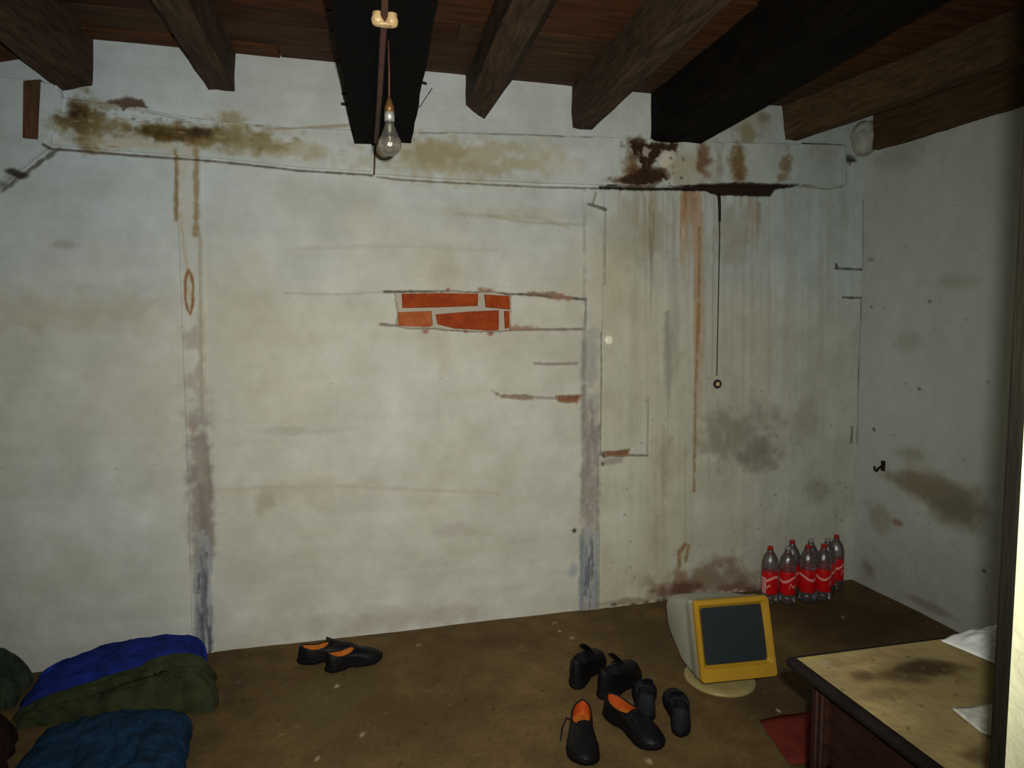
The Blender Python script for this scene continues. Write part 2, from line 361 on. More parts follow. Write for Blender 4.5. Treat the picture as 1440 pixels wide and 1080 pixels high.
# broad dirt
for p, a_, b_, c_, al in [((80, 440), 130, 30, pc(120, 112, 88), .35), ((1040, 610), 90, 55, MOLD, .6), ((1075, 640), 45, 28, pc(84, 82, 64), .5), ((1150, 690), 30, 22, MOLD, .4),
        ((920, 330), 30, 50, pc(112, 104, 74), .55), ((880, 330), 24, 60, pc(122, 114, 92), .4), ((1030, 330), 40, 50, pc(108, 100, 76), .5), ((950, 470), 12, 90, pc(110, 106, 92), .45),
        ((375, 705), 16, 22, pc(112, 106, 84), .5), ((420, 606), 60, 8, pc(118, 114, 100), .4), ((640, 745), 40, 12, pc(122, 116, 102), .35), ((330, 480), 60, 120, pc(134, 126, 108), .25),
        ((420, 690), 130, 20, pc(130, 120, 98), .3), ((740, 300), 110, 14, pc(128, 120, 96), .35), ((620, 460), 16, 90, pc(130, 120, 100), .25), ((935, 640), 12, 60, pc(112, 106, 90), .4),
        ((1000, 815), 110, 34, pc(98, 74, 52), .75), ((950, 832), 45, 20, pc(78, 44, 30), .8), ((1040, 830), 50, 16, pc(86, 52, 40), .7), ((880, 846), 60, 8, pc(100, 80, 62), .6), ((100, 800), 70, 50, pc(132, 126, 112), .25),
        ((560, 870), 160, 18, pc(120, 112, 94), .4), ((90, 344), 22, 6, pc(100, 96, 84), .4), ((170, 560), 60, 60, pc(136, 130, 116), .25), ((1130, 590), 30, 60, pc(100, 98, 84), .35)]:
    q = B(*p); cv.blob(q, a_ * PX * 1.2, b_ * PX * 1.2, c_, al, 1.25, 15)
# horizontal seams in the plaster
for pts, wd, c_, al in [([(400, 412), (480, 414), (545, 410)], 3, pc(124, 118, 104), .5), ([(690, 304), (740, 312), (820, 316)], 4, pc(120, 114, 94), .5), ([(400, 350), (560, 345), (700, 352)], 5, pc(132, 126, 112), .4),
        ([(640, 300), (760, 306), (800, 320)], 5, pc(126, 116, 92), .4), ([(300, 690), (470, 684), (700, 694)], 5, pc(132, 122, 102), .35), ([(540, 410), (630, 411), (740, 414), (824, 421)], 3.4, pc(62, 54, 44), .9),
        ([(535, 456), (590, 460), (650, 464), (820, 463)], 3.2, pc(84, 72, 60), .75), ([(824, 421), (823, 465)], 3, pc(92, 88, 80), .7), ([(752, 511), (780, 512), (812, 511)], 3.5, pc(104, 94, 80), .8),
        ([(845, 639), (912, 641)], 2.6, pc(80, 72, 62), .8), ([(912, 560), (911, 641)], 2.4, pc(104, 100, 92), .7), ([(845, 468), (846, 520), (844, 640)], 2.4, pc(92, 90, 84), .7), ([(852, 292), (851, 400)], 2.2, pc(100, 98, 90), .7),
        ([(828, 287), (852, 294)], 4, pc(74, 70, 60), .9), ([(838, 272), (834, 286)], 4, pc(96, 84, 60), .7), ([(1186, 418), (1212, 419)], 2.6, pc(54, 54, 50), .9), ([(1176, 377), (1213, 379)], 3, pc(64, 62, 56), .9),
        ([(1179, 377), (1177, 372)], 4, pc(50, 46, 40), .8), ([(1213, 418), (1209, 520), (1206, 624)], 3.0, pc(42, 44, 40), .95), ([(1215, 280), (1214, 376)], 2, pc(76, 76, 70), .6), ([(1198, 600), (1197, 622)], 4, pc(70, 62, 48), .7)]:
    cv.stroke([B(*p) for p in pts], wd * PX, c_, al, .7, .8, dep=.004)
for pts, c_ in [([(745, 413), (790, 416)], pc(96, 72, 54)), ([(715, 461), (755, 462)], pc(118, 84, 62)), ([(780, 417), (800, 419)], pc(124, 84, 66))]:
    cv.stroke([B(*p) for p in pts], 7 * PX, c_, .8, .6, 1.0)
# buried posts: stained stripes
def stripe(xa, xb, ya, yb, col, al, n=1, w=6, patch=0):
    for k in range(n):
        cv.stroke([B(xa[0] + (xb[0] - xa[0]) * t, ya + (yb - ya) * t) for t in (0, .35, .7, 1)] if n == 1 else [B(xa[0] + (xa[1] - xa[0]) * k / (n - 1) + (xb[0] - xa[0]) * t, ya + (yb - ya) * t) for t in (0, .5, 1)], w * PX, col, al, .8, .9, patch=patch)
stripe((249, 0), (248, 0), 214, 310, pc(100, 78, 40), .85, w=4.5, patch=.25)
stripe((277, 0), (276, 0), 214, 330, pc(106, 84, 46), .8, w=6, patch=.3)
stripe((262, 0), (264, 0), 214, 330, pc(140, 130, 108), .5, w=18, patch=.45)
stripe((254, 0), (268, 0), 300, 420, pc(130, 118, 92), .6, w=4)
cv.stroke([B(265, 380), B(261, 392), B(261, 420), B(264, 434), B(268, 442), B(271, 430), B(272, 405), B(269, 386), B(265, 380)], 3.0 * PX, pc(104, 68, 34), .9, .7, .8)
stripe((281, 0), (284, 0), 330, 590, pc(118, 106, 84), .6, w=4)
stripe((268, 0), (276, 0), 440, 590, pc(124, 116, 102), .75, w=22, patch=.5)
cv.blob(B(272, 598), 10 * PX, 18 * PX, pc(120, 92, 62), .8)
stripe((279, 0), (282, 0), 590, 780, pc(112, 108, 100), .9, w=24, patch=.42)
stripe((279, 0), (283, 0), 620, 720, pc(102, 94, 86), .8, w=20, patch=.4)
rs = np.random.RandomState(8)
def streaks(x0, x1, xb, y0, y1, n, cols, w0, w1, al):
    for k in range(n):
        x = x0 + (x1 - x0) * rs.rand(); ya = y0 + (y1 - y0) * rs.rand() * .8; ye = min(y1, ya + (y1 - y0) * (.12 + .4 * rs.rand()))
        d = lambda yy: x + xb * (yy - y0) / (y1 - y0)
        cv.stroke([B(d(ya), ya), B(d((ya + ye) / 2) + rs.randn(), (ya + ye) / 2), B(d(ye), ye)], (w0 + (w1 - w0) * rs.rand()) * PX, cols[rs.randint(len(cols))], al * (.5 + .5 * rs.rand()), .8, 1.2, patch=.35)
streaks(271, 293, 6, 600, 780, 34, [pc(104, 96, 86), pc(116, 108, 98), pc(96, 90, 82)], 3, 9, .8)
streaks(273, 294, 5, 740, 916, 40, [pc(108, 112, 116), pc(120, 124, 126), pc(92, 96, 104), pc(128, 128, 122)], 3, 9, .85)
streaks(275, 292, 5, 770, 916, 14, [pc(70, 74, 84), pc(62, 64, 70)], 2, 4, .85)
stripe((822, 0), (820, 0), 265, 640, pc(108, 108, 102), .6, w=4, patch=.3)
stripe((821, 0), (819, 0), 480, 855, pc(92, 90, 82), .7, w=7, patch=.35)
stripe((841, 0), (838, 0), 600, 850, pc(94, 88, 80), .75, w=4, patch=.35)
stripe((832, 0), (829, 0), 470, 760, pc(120, 116, 110), .7, w=18, patch=.42)
stripe((832, 0), (829, 0), 670, 730, pc(112, 98, 84), .7, w=20, patch=.48)
streaks(819, 840, -3, 560, 760, 26, [pc(112, 106, 96), pc(120, 114, 106), pc(102, 94, 86)], 3, 8, .6)
streaks(817, 839, -2, 735, 858, 40, [pc(104, 110, 116), pc(116, 122, 126), pc(92, 98, 106), pc(124, 124, 118)], 3, 9, .85)
streaks(818, 836, -2, 755, 858, 12, [pc(72, 78, 88), pc(66, 68, 72)], 2, 4, .8)
cv.blob(B(806, 800), 10 * PX, 18 * PX, pc(112, 120, 128), .7)
cv.blob(B(808, 746), 5 * PX, 5 * PX, pc(50, 40, 32), .9)
# rust drips below the beam
rs = np.random.RandomState(3)
for x0, x1, y0, y1, n, col, al, wmin, wmax in [(956, 986, 268, 420, 26, pc(136, 98, 62), .7, 1.5, 5), (962, 992, 268, 330, 10, pc(118, 78, 46), .7, 2, 6), (974, 990, 300, 690, 14, pc(136, 106, 78), .7, 2, 7), (976, 987, 430, 520, 6, pc(138, 92, 54), .7, 2, 6),
        (888, 926, 268, 390, 16, pc(116, 98, 70), .5, 1.5, 6), (1040, 1072, 275, 380, 12, pc(112, 92, 66), .55, 1.5, 7), (930, 952, 275, 480, 12, pc(116, 108, 90), .5, 1.5, 4), (864, 884, 268, 330, 8, pc(120, 108, 86), .5, 1.5, 3), (914, 922, 300, 470, 5, pc(92, 88, 72), .6, 1.5, 3), (935, 945, 440, 640, 8, pc(108, 104, 92), .5, 3, 8),
        (1000, 1010, 280, 640, 6, pc(112, 104, 90), .5, 1.5, 3), (870, 1180, 270, 820, 60, pc(122, 118, 106), .4, 2, 6), (900, 1000, 600, 850, 16, pc(124, 112, 90), .4, 2, 6)]:
    for k in range(n):
        x = x0 + (x1 - x0) * rs.rand(); yy0 = y0 + (y1 - y0) * (.25 * rs.rand() if k % 3 else 0); ye = yy0 + (y1 - yy0) * (.35 + .65 * rs.rand())
        cv.stroke([B(x, yy0), B(x + rs.randn() * 1.2, (yy0 + ye) / 2), B(x + rs.randn() * 2, ye)], (wmin + (wmax - wmin) * rs.rand()) * PX, col, al * (.5 + .5 * rs.rand()), .9, .7, patch=.3, fade=.6)
cv.stroke([B(984, 320), B(983, 420), B(978, 560), B(976, 690)], 4 * PX, pc(112, 78, 48), .75, .9, .9, patch=.3)
cv.stroke([B(956, 796), B(955, 778), B(963, 767)], 6 * PX, pc(112, 80, 38), .85, .9, .8)
cv.stroke([B(969, 768), B(965, 788)], 5 * PX, pc(116, 84, 44), .8, .9, .8)
cv.stroke([B(956, 790), B(953, 818)], 7 * PX, pc(118, 92, 60), .7, .9, .8)
# beam band: stains
for p, a_, b_, c_, al in [((122, 172), 20, 32, pc(76, 60, 22), .95), ((116, 168), 12, 20, pc(44, 30, 12), .95), ((108, 174), 14, 6, pc(50, 36, 16), .9), ((140, 182), 46, 12, pc(92, 78, 44), .85), ((150, 148), 30, 7, pc(100, 92, 66), .6), ((240, 190), 60, 12, pc(80, 64, 22), .95), ((238, 190), 34, 9, pc(52, 40, 12), .95), ((288, 192), 38, 13, pc(66, 44, 16), .98), ((282, 190), 16, 7, pc(44, 26, 12), .9), ((340, 198), 60, 16, pc(100, 88, 50), .85), ((320, 170), 22, 12, pc(108, 96, 60), .7), ((410, 212), 60, 12, pc(118, 106, 70), .6), ((190, 205), 90, 8, pc(130, 122, 96), .6),
        ((650, 225), 130, 30, pc(122, 112, 80), .7), ((600, 215), 50, 16, pc(112, 98, 62), .6), ((780, 225), 60, 25, pc(138, 130, 104), .4), ((640, 236), 60, 10, pc(114, 104, 72), .5),
        ((892, 206), 20, 14, pc(56, 36, 16), .95), ((890, 238), 20, 22, pc(78, 50, 22), .9), ((905, 252), 28, 12, pc(58, 32, 14), .95), ((920, 246), 22, 10, pc(62, 40, 20), .9), ((876, 256), 26, 6, pc(70, 46, 26), .8), ((960, 232), 42, 30, pc(124, 118, 92), .8), ((986, 225), 12, 34, pc(88, 56, 34), .85), ((1008, 230), 8, 34, pc(104, 92, 76), .6), ((1032, 232), 16, 28, pc(92, 70, 36), .95), ((1038, 250), 14, 10, pc(84, 62, 30), .9), ((1100, 230), 10, 28, pc(96, 78, 50), .9), ((1096, 250), 14, 8, pc(104, 84, 54), .8),
        ((1060, 170), 30, 22, pc(116, 112, 90), .7), ((1050, 190), 20, 16, pc(100, 88, 56), .7), ((1075, 165), 14, 8, pc(84, 76, 60), .6), ((1195, 222), 12, 8, pc(56, 48, 40), .8), ((1150, 215), 30, 10, pc(110, 108, 96), .4)]:
    cv.blob(B(*p), a_ * PX * 1.25, b_ * PX * 1.3, c_, al, 1.3, 24)
cv.poly([B(*p) for p in [(884, 200), (915, 203), (950, 204), (948, 214), (930, 211), (922, 222), (914, 236), (903, 244), (898, 226), (890, 214)]], DBRN, 1, .02, .008, dep=.014, freq=60)
cv.poly([B(*p) for p in [(868, 254), (890, 244), (905, 236), (930, 242), (938, 252), (906, 260), (880, 259)]], DBRN, .95, .02, .008, dep=.010, freq=60)
cv.poly([B(*p) for p in [(922, 222), (940, 214), (950, 222), (938, 236), (924, 238)]], pc(150, 144, 126), .9, .016, .006, freq=60)
cv.poly([B(*p) for p in [(904, 208), (914, 212), (910, 224), (902, 220)]], pc(140, 134, 116), .8, .014, .006, freq=60)
for k in range(60): cv.blob(B(868 + 90 * rs.rand(), 200 + 60 * rs.rand()), (1.5 + 4 * rs.rand()) * PX, (1.5 + 5 * rs.rand()) * PX, pc(60, 38, 20) if rs.rand() < .7 else pc(140, 130, 108), .7 * rs.rand(), hard=0)
cv.poly([B(*p) for p in [(150, 142), (178, 134), (200, 140), (208, 152), (186, 150), (176, 158), (168, 148)]], pc(72, 56, 46), 1, .012, .005, dep=.012)
for k in range(40):
    x = 140 + 140 * rs.rand(); r_ = .8 + 2.6 * rs.rand() ** 2; cv.blob(B(x, 148 + (x - 150) * .2 + 16 * rs.rand()), r_ * PX * 1.4, r_ * PX, pc(70, 68, 60), .3 + .5 * rs.rand(), hard=0)
for k in range(150):
    x = 104 + 330 * rs.rand(); cv.blob(B(x, 170 + (x - 104) * .11 + 12 * rs.randn()), (2 + 9 * rs.rand()) * PX, (1 + 3 * rs.rand()) * PX, [pc(82, 64, 30), pc(100, 84, 48), pc(132, 126, 106)][k % 3], .55 * rs.rand(), hard=0)
# joint line under the beams, rotten gap at the right
cv.stroke([B(*p) for p in [(70, 209), (180, 218.5), (300, 227), (420, 240), (524, 247)]], 2.6 * PX, pc(56, 48, 38), .85, .9, .7)
cv.stroke([B(*p) for p in [(529, 249), (560, 253), (640, 257), (760, 263), (850, 265)]], 2.6 * PX, pc(74, 64, 50), .8, .9, .8)
cv.stroke([B(*p) for p in [(845, 263), (900, 265), (1000, 266)]], 4.5 * PX, DRK, 1, .5, .7, dep=.01)
cv.poly([B(*p) for p in [(940, 263), (1030, 258), (1125, 261), (1090, 266), (1084, 276), (1010, 274), (990, 268)]], pc(34, 22, 16), 1, .006, .005, dep=.014)
cv.stroke([B(84, 209), B(58, 226), B(30, 247), B(-10, 278)], 4 * PX, pc(58, 54, 48), .8, .8, 1.0, patch=.3)
cv.blob(B(30, 246), 12 * PX, 5 * PX, pc(36, 34, 30), .9)
cv.stroke([B(1125, 262), B(1165, 266), B(1185, 262)], 3 * PX, pc(86, 80, 62), .7)
cv.stroke([B(*p) for p in [(110, 146), (170, 152), (262, 172)]], 2.5 * PX, pc(104, 100, 88), .5)
cv.stroke([B(*p) for p in [(390, 184), (440, 180), (492, 176)]], 4 * PX, pc(110, 98, 66), .7)
cv.stroke([B(*p) for p in [(590, 189), (660, 190), (745, 192), (830, 196)]], 2.5 * PX, pc(84, 78, 64), .6, patch=.4)
cv.stroke([B(1128, 202), B(1182, 205)], 3 * PX, DRK, .9)
cv.stroke([B(*p) for p in [(1190, 225), (1205, 226), (1225, 216)]], 4 * PX, DRK, .7, patch=.4)
# damp mould at the foot of the right bay and specks
for k in range(120):
    x = 850 + 345 * rs.rand(); y = 480 + 350 * rs.rand() ** .7
    cv.blob(B(x, y), (1.5 + 3 * rs.rand()) * PX, (1.2 + 3 * rs.rand()) * PX, pc(84, 80, 68), .5 * rs.rand() + .1, hard=0)
for k in range(90):
    x = 1100 * rs.rand(); y = 230 + 650 * rs.rand()
    cv.blob(B(x, y), (1 + 3 * rs.rand()) * PX, (1 + 2 * rs.rand()) * PX, pc(104, 98, 84), .4 * rs.rand(), hard=0)
for p in [(850, 640), (848, 652)]: cv.blob(B(*p), 5 * PX, 5 * PX, pc(60, 50, 40), .8)
cv.blob(B(862, 648), 24 * PX, 9 * PX, pc(112, 106, 96), .8)
for px_ in range(845, 1075, 9): cv.blob(B(px_, 858 - (px_ - 820) * .12 - 3 + 4 * rs.rand()), 7 * PX, 4 * PX, pc(70, 52, 42) if rs.rand() < .7 else pc(140, 132, 118), .8)
# broken plaster: hollow with bricks, small slots
HOLE = [(556, 411), (640, 409), (668, 411), (690, 409), (719, 415), (718, 464), (690, 467), (640, 465), (612, 462), (575, 462), (557, 458), (560, 440), (557, 425)]
cv.poly([B(*p) for p in HOLE], pc(132, 124, 108), 1, .006, .004, dep=.024, freq=60)
for p, r_ in [((676, 407), 8), ((630, 407), 5), ((688, 408), 7), ((598, 466), 6), ((690, 469), 6), ((655, 466), 5)]: cv.blob(B(*p), r_ * PX, r_ * .7 * PX, pc(118, 70, 52), .8, .9, 40)
cv.poly([B(*p) for p in [(690, 548), (704, 555), (750, 556), (752, 563), (706, 560)]], pc(112, 92, 74), 1, .008, .005, dep=.012)
cv.poly([B(*p) for p in [(782, 557), (819, 555), (812, 567), (786, 566)]], pc(120, 88, 60), 1, .008, .005, dep=.012)
cv.stroke([B(752, 559), B(784, 560)], 4 * PX, pc(112, 98, 84), .7)
cv.poly([B(*p) for p in [(846, 636), (886, 632), (884, 641), (850, 643)]], pc(110, 80, 56), 1, .008, .005, dep=.008)

def back_place(u, v, d): return np.stack([u, WA + WB * u + d, v], 1)
wall_back = cv.mesh('wall_back', back_place, 'plaster'); tag(wall_back, 'stained limewashed back wall with exposed bricks and rust drips', None, None, 'structure')

def cell_mask(pts):
    U, V = cv.U + .0025, cv.V + .0025; ins = np.zeros(U.shape, bool); n = len(pts)
    for i in range(n):
        x0, y0 = pts[i]; x1, y1 = pts[(i + 1) % n]
        ins ^= ((y0 > V) != (y1 > V)) & (U < (x1 - x0) * (V - y0) / (y1 - y0 + 1e-12) + x0)
    return ins
def relief(name, px, lift, rim, label):
    ins = cell_mask([B(*p) for p in px])
    o = cv.mesh(name, back_place, 'plaster', ins, rim, lift, None, [B(*p) for p in px])
    return tag(o, label, None, None, 'structure')
relief('trim_1', [(92, 140), (180, 152), (270, 168), (400, 182), (522, 186), (523, 243), (420, 236), (300, 223), (180, 214), (76, 205)], .026, .012, 'limewashed wall beam with brown water stains, left of the black beam')
relief('trim_2', [(527, 188), (660, 189), (830, 194), (1000, 202), (1184, 206), (1186, 261), (1090, 263), (850, 261), (640, 253), (528, 246)], .03, .012, 'limewashed wall beam with rotten dark patch, right of the black beam')
relief('trim_3', [(247, 222), (283, 224), (290, 480), (301, 918), (271, 920), (262, 600)], .005, .012, 'worn plastered post strip left of the room')
relief('trim_4', [(823, 268), (850, 268), (846, 500), (842, 858), (815, 860), (820, 500)], .005, .012, 'worn plastered post strip right of the bricks')
relief('trim_5', [(-60, 112), (40, 118), (88, 126), (93, 150), (86, 185), (70, 209), (30, 240), (-10, 275), (-60, 310)], .06, .012, 'plastered brace with diagonal lower edge at upper left')

# bricks in the hollow: pieces of the wall
def brick(px, mat, sink):
    P = [on_back(*p) for p in px]; V = []
    ctr = sum(P) / len(P)
    for k, (off, sc) in enumerate(((.055, 1.0), (sink + .004, 1.0), (sink, .96))):
        for p in P: q = ctr + (p - ctr) * sc; V.append((q[0], q[1] + off, q[2]))
    n = len(P); Fc = [tuple(range(n)), tuple(range(2 * n, 3 * n))]
    for r_ in (0, n):
        for i in range(n): j = (i + 1) % n; Fc.append((r_ + i, r_ + j, r_ + n + j, r_ + n + i))
    return mk('brick', V, Fc, mat, wall_back)
brick([(565, 413), (620, 412), (673, 413), (672, 430), (620, 432), (566, 433)], 'brick', .004)
brick([(682, 414), (717, 416), (718, 435), (684, 432)], 'brick', .006)
brick([(560, 439), (607, 437), (609, 457), (604, 460), (560, 458)], 'brick_pale', .007)
brick([(613, 442), (660, 438), (702, 436), (702, 464), (690, 465), (640, 462), (616, 456)], 'brick', .005)
brick([(710, 437), (717, 437), (717, 461), (711, 462)], 'brick', .008)
brick([(786, 558), (815, 557), (811, 565), (788, 565)], 'brick_dusty', .004)
brick([(855, 635), (883, 634), (882, 639), (856, 640)], 'brick_dusty', .003)
P = [on_back(*p) for p in ((44, 122), (67, 120), (63, 202), (43, 200))]
mk('exposed_timber', [(q[0], q[1] - .066 + o_, q[2]) for o_ in (0, .03) for q in P], [(0, 1, 2, 3), (4, 5, 6, 7), (0, 1, 5, 4), (1, 2, 6, 5), (2, 3, 7, 6), (3, 0, 4, 7)], 'wood_stub', wall_back)

# ------------------------------------------------------------------ right wall
cr = Canvas(.55, 3.33, -.03, 2.86, .009, (184, 188, 182), 211)
big = fbm(cr.U * 1.8, cr.V * 1.8, 45, 5)[..., None]
cr.col += (big - .5) * np.array([24, 24, 24]); cr.dep += (fbm(cr.U * 2.4, cr.V * 2.4, 61, 3) - .5) * .016 + (fbm(cr.U * 11, cr.V * 11, 71, 3) - .5) * .005
R_ = rw; SG = .003
for p, a_, b_, c_, al in [((1320, 690), 90, 40, pc(96, 88, 68), .85), ((1350, 720), 60, 45, pc(84, 80, 62), .8), ((1290, 680), 60, 30, pc(100, 90, 70), .7), ((1280, 640), 40, 25, pc(104, 100, 84), .5), ((1270, 215), 50, 40, pc(100, 100, 90), .4), ((1240, 730), 40, 40, pc(104, 98, 80), .5), ((1220, 800), 20, 30, pc(92, 80, 70), .5), ((1262, 735), 10, 8, pc(116, 76, 60), .7), ((1225, 365), 8, 5, pc(96, 86, 70), .7), ((1340, 395), 60, 20, pc(108, 106, 92), .4), ((1275, 480), 30, 30, pc(104, 102, 90), .4), ((1300, 850), 60, 10, pc(90, 84, 76), .5)]:
    cr.blob(R_(*p), a_ * SG * 1.5, b_ * SG, c_, al, .9, 10)
for k in range(70):
    cr.blob(R_(1212 + 180 * rs.rand(), 280 + 560 * rs.rand()), (2 + 4 * rs.rand()) * SG, (1.5 + 3 * rs.rand()) * SG, pc(70, 68, 60), .6 * rs.rand(), hard=0)
for p in [(1294, 547), (1307, 424), (1229, 604), (1383, 803), (1226, 432)]: cr.blob(R_(*p), 5 * SG, 4 * SG, pc(50, 48, 44), .8)
def right_place(u, v, d): return np.stack([XR + d + 0 * u, u, v], 1)
wall_right = cr.mesh('wall_right', right_place, 'plaster'); tag(wall_right, 'dim limewashed right wall with brown grime patch', None, None, 'structure')

# ------------------------------------------------------------------ floor
cf = Canvas(-2.35, 2.95, -.6, 3.34, .012, (101, 81, 50), 311)
big = fbm(cf.U * 1.5, cf.V * 1.5, 75, 5)[..., None]; sm = fbm(cf.U * 14, cf.V * 14, 85, 4)[..., None]
cf.col += (big - .5) * np.array([40, 36, 22]) + (sm - .5) * np.array([34, 30, 18])
cf.dep += (fbm(cf.U * 3, cf.V * 3, 95, 3) - .5) * .006
for p, a_, b_, c_, al in [((470, 985), .35, .3, (104, 92, 56), .5), ((700, 900), .5, .12, (80, 60, 40), .5), ((1200, 870), .6, .4, (62, 46, 30), .6), ((1080, 990), .25, .25, (74, 58, 38), .6), ((900, 900), .3, .3, (76, 58, 36), .5), ((480, 960), .2, .2, (96, 84, 50), .5), ((1000, 880), .4, .2, (66, 50, 32), .5), ((590, 1010), .5, .3, (84, 64, 40), .4)]:
    cf.blob(flr(*p), a_, b_, c_, al, .9, 5)
for k in range(260):
    x = 290 + 820 * rs.rand(); y = 870 + 205 * rs.rand(); q = flr(x, y)
    cf.blob(q, .004 + .01 * rs.rand(), .004 + .012 * rs.rand(), (150, 138, 104) if rs.rand() < .5 else (48, 36, 26), .7 * rs.rand() + .1, hard=0)
for p in [(474, 965), (780, 875), (787, 887), (805, 897), (589, 907), (1185, 868), (445, 1067), (510, 1033), (912, 1070), (1095, 1000)]: cf.blob(flr(*p), .012, .02, (200, 190, 160), .9, .6, 60)
def floor_place(u, v, d): return np.stack([u, v, d], 1)
floor = cf.mesh('floor', floor_place, 'floor'); tag(floor, 'dirty brown concrete floor with pale crumbs', None, None, 'structure')

# ------------------------------------------------------------------ hidden sides of the room and the doorway the photograph is taken through
JX, JY = .718, .585
mk('wall_left', *box(-2.42, -2.3, -.6, 3.4, 0, 2.86), 'cream'); tag(bpy.data.objects['wall_left'], 'plain left wall outside the view', None, None, 'structure')
v, f = join(box(JX, 2.95, .30, JY - .021, 0, 2.86), box(-2.3, -.5, .30, JY - .021, 0, 2.86))
wf = mk('wall_front', v, f, 'cream'); tag(wf, 'cream wall end beside the doorway at the right edge', None, None, 'structure')
dj = mk('door_1', *join(box(JX, JX + .09, JY - .021, JY, 0, 2.85, .004), box(-.59, -.5, JY - .021, JY, 0, 2.85, .004)), 'jamb'); tag(dj, 'dark wooden doorway frame post at the right edge', None, None, 'structure')

# ------------------------------------------------------------------ ceiling: boards on beams
ZC = 2.79
ceil = mk('ceiling', *box(-2.42, 2.96, -.6, 3.4, ZC + .03, ZC + .06), 'plank2'); tag(ceil, 'old reddish brown plank ceiling on rough beams', None, None, 'structure')
y = 3.28; k = 0
while y > .3:
    wd = .17 + .05 * random.random(); cut = -.6 + random.random() * 2.4
    for x0, x1 in ((-2.3, cut), (cut + .004, 2.9)):
        dz = random.uniform(-.004, .004); a0 = random.uniform(-.004, .004)
        n = 8; V = []
        for i in range(n + 1):
            x = x0 + (x1 - x0) * i / n; j0, j1, jz = random.uniform(-.004, .004), random.uniform(-.004, .004), random.uniform(-.003, .003)
            V += [(x, y - wd + .005 + j0, ZC + dz + jz), (x, y + j1, ZC + dz + a0 + jz), (x, y + j1, ZC + .03), (x, y - wd + .005 + j0, ZC + .03)]
        Fc = [(0, 1, 2, 3), (4 * n, 4 * n + 1, 4 * n + 2, 4 * n + 3)]
        for i in range(n):
            for q in range(4): Fc.append((4 * i + q, 4 * i + (q + 1) % 4, 4 * i + 4 + (q + 1) % 4, 4 * i + 4 + q))
        mk('board', V, Fc, random.choice(['plank', 'plank', 'plank2', 'plank3']), ceil)
    y -= wd; k += 1
pb = [on_back(*p) for p in ((-60, 52), (52, 52), (48, 80), (-60, 98))]
mk('wall_plate', [(q[0], q[1] - o_, q[2]) for o_ in (.09, 0) for q in pb], [(0, 1, 2, 3), (4, 5, 6, 7), (0, 1, 5, 4), (1, 2, 6, 5), (2, 3, 7, 6), (3, 0, 4, 7)], 'plank', ceil)

def timber(px, mat, label, name='rafter', front=None, cat='beam', group=None, jit=.006, yend=.3, seg=26):
    """hewn timber along the room: px = its end section where it meets the back wall; front = sideways drift and widening towards the door"""
    P = [on_back(*p) for p in px]; n = len(P); ctr = sum(P) / n; base = (ctr[0], ctr[1], ctr[2]); V = []
    rows = []
    for k in range(seg + 1):
        t = k / seg; row = []
        for i, p in enumerate(P):
            q0 = P[i]; q1 = P[(i + 1) % n]
            for s_ in (0, .33, .67):
                q = q0 + (q1 - q0) * s_
                yy = q[1] + .012 + (yend - q[1]) * t
                w = 1 + (front[1] if front else 0) * t
                x = ctr[0] + (q[0] - ctr[0]) * w + (front[0] if front else 0) * t
                j = jit * (.5 if s_ == 0 else 1)
                row.append((x + random.uniform(-j, j) - base[0], yy - base[1], q[2] + random.uniform(-j, j) - base[2]))
        rows.append(row)
    m = 3 * n
    for r_ in rows: V += r_
    Fc = [tuple(range(m)), tuple(seg * m + i for i in range(m))]
    for k in range(seg):
        for i in range(m): Fc.append((k * m + i, k * m + (i + 1) % m, (k + 1) * m + (i + 1) % m, (k + 1) * m + i))
    o = mk(name, V, Fc, mat, None, False, base)
    return tag(o, label, cat, group)
G = 'ceiling beams running from the back wall'
timber([(52, 52), (86, 128), (130, 121), (131, 50)], 'rafter', 'brown rafter end at the upper left corner, leftmost of the ceiling timbers', group=G)
timber([(284, 62), (293, 126), (331, 130), (332, 60)], 'rafter', 'brown rafter just left of the black beam with the bulb', group=G)
mb = timber([(496, 78), (499, 205), (578, 204), (582, 78)], 'black_beam', 'thick black beam over the hanging bulb', 'main_beam', (-.075, .22), group=G, jit=.005)
timber([(655, 96), (655, 148), (682, 168), (720, 112), (720, 96)], 'rafter', 'grey brown rafter with pointed lower edge, first right of the bulb', group=G)
timber([(805, 110), (805, 180), (832, 182), (862, 150), (862, 110)], 'rafter', 'grey brown rafter between the pointed rafter and the second black beam', group=G)
timber([(916, 120), (915, 200), (982, 204), (1000, 180), (1000, 112)], 'black_brown', 'thick blackened beam above the rotten rusty patch of the wall', 'main_beam', group=G)
p0 = on_back(1104, 197); p1 = on_z(1440, 78, p0[2]); drift = (p1[0] - p0[0]) / (p0[1] - p1[1]) * (p0[1] - .3)
timber([(1098, 146), (1104, 197), (1122, 197.5), (1118, 146)], 'rafter_brown', 'brown board on edge under the ceiling, right of the second black beam', 'edge_board', (drift, 0), group=G, jit=.004)
q0 = on_right(1240, 157); q1 = on_right(1236, 212); qe = on_right(1440, 150); ye = .62
zt0, zb0 = q0[2] + .02, q1[2]; sl = (qe[2] - zb0) / (q1[1] - qe[1])
V = []
for k in range(21):
    yy = q1[1] + (ye - q1[1]) * k / 20; dz = sl * (q1[1] - yy)
    for x_, z_ in ((XR - .05, zt0 + dz), (XR - .045, zb0 + dz), (XR + .05, zb0 + dz), (XR + .05, zt0 + dz)):
        V.append((x_ + random.uniform(-.004, .004) - XR, yy - q1[1], z_ + random.uniform(-.005, .005) - zb0))
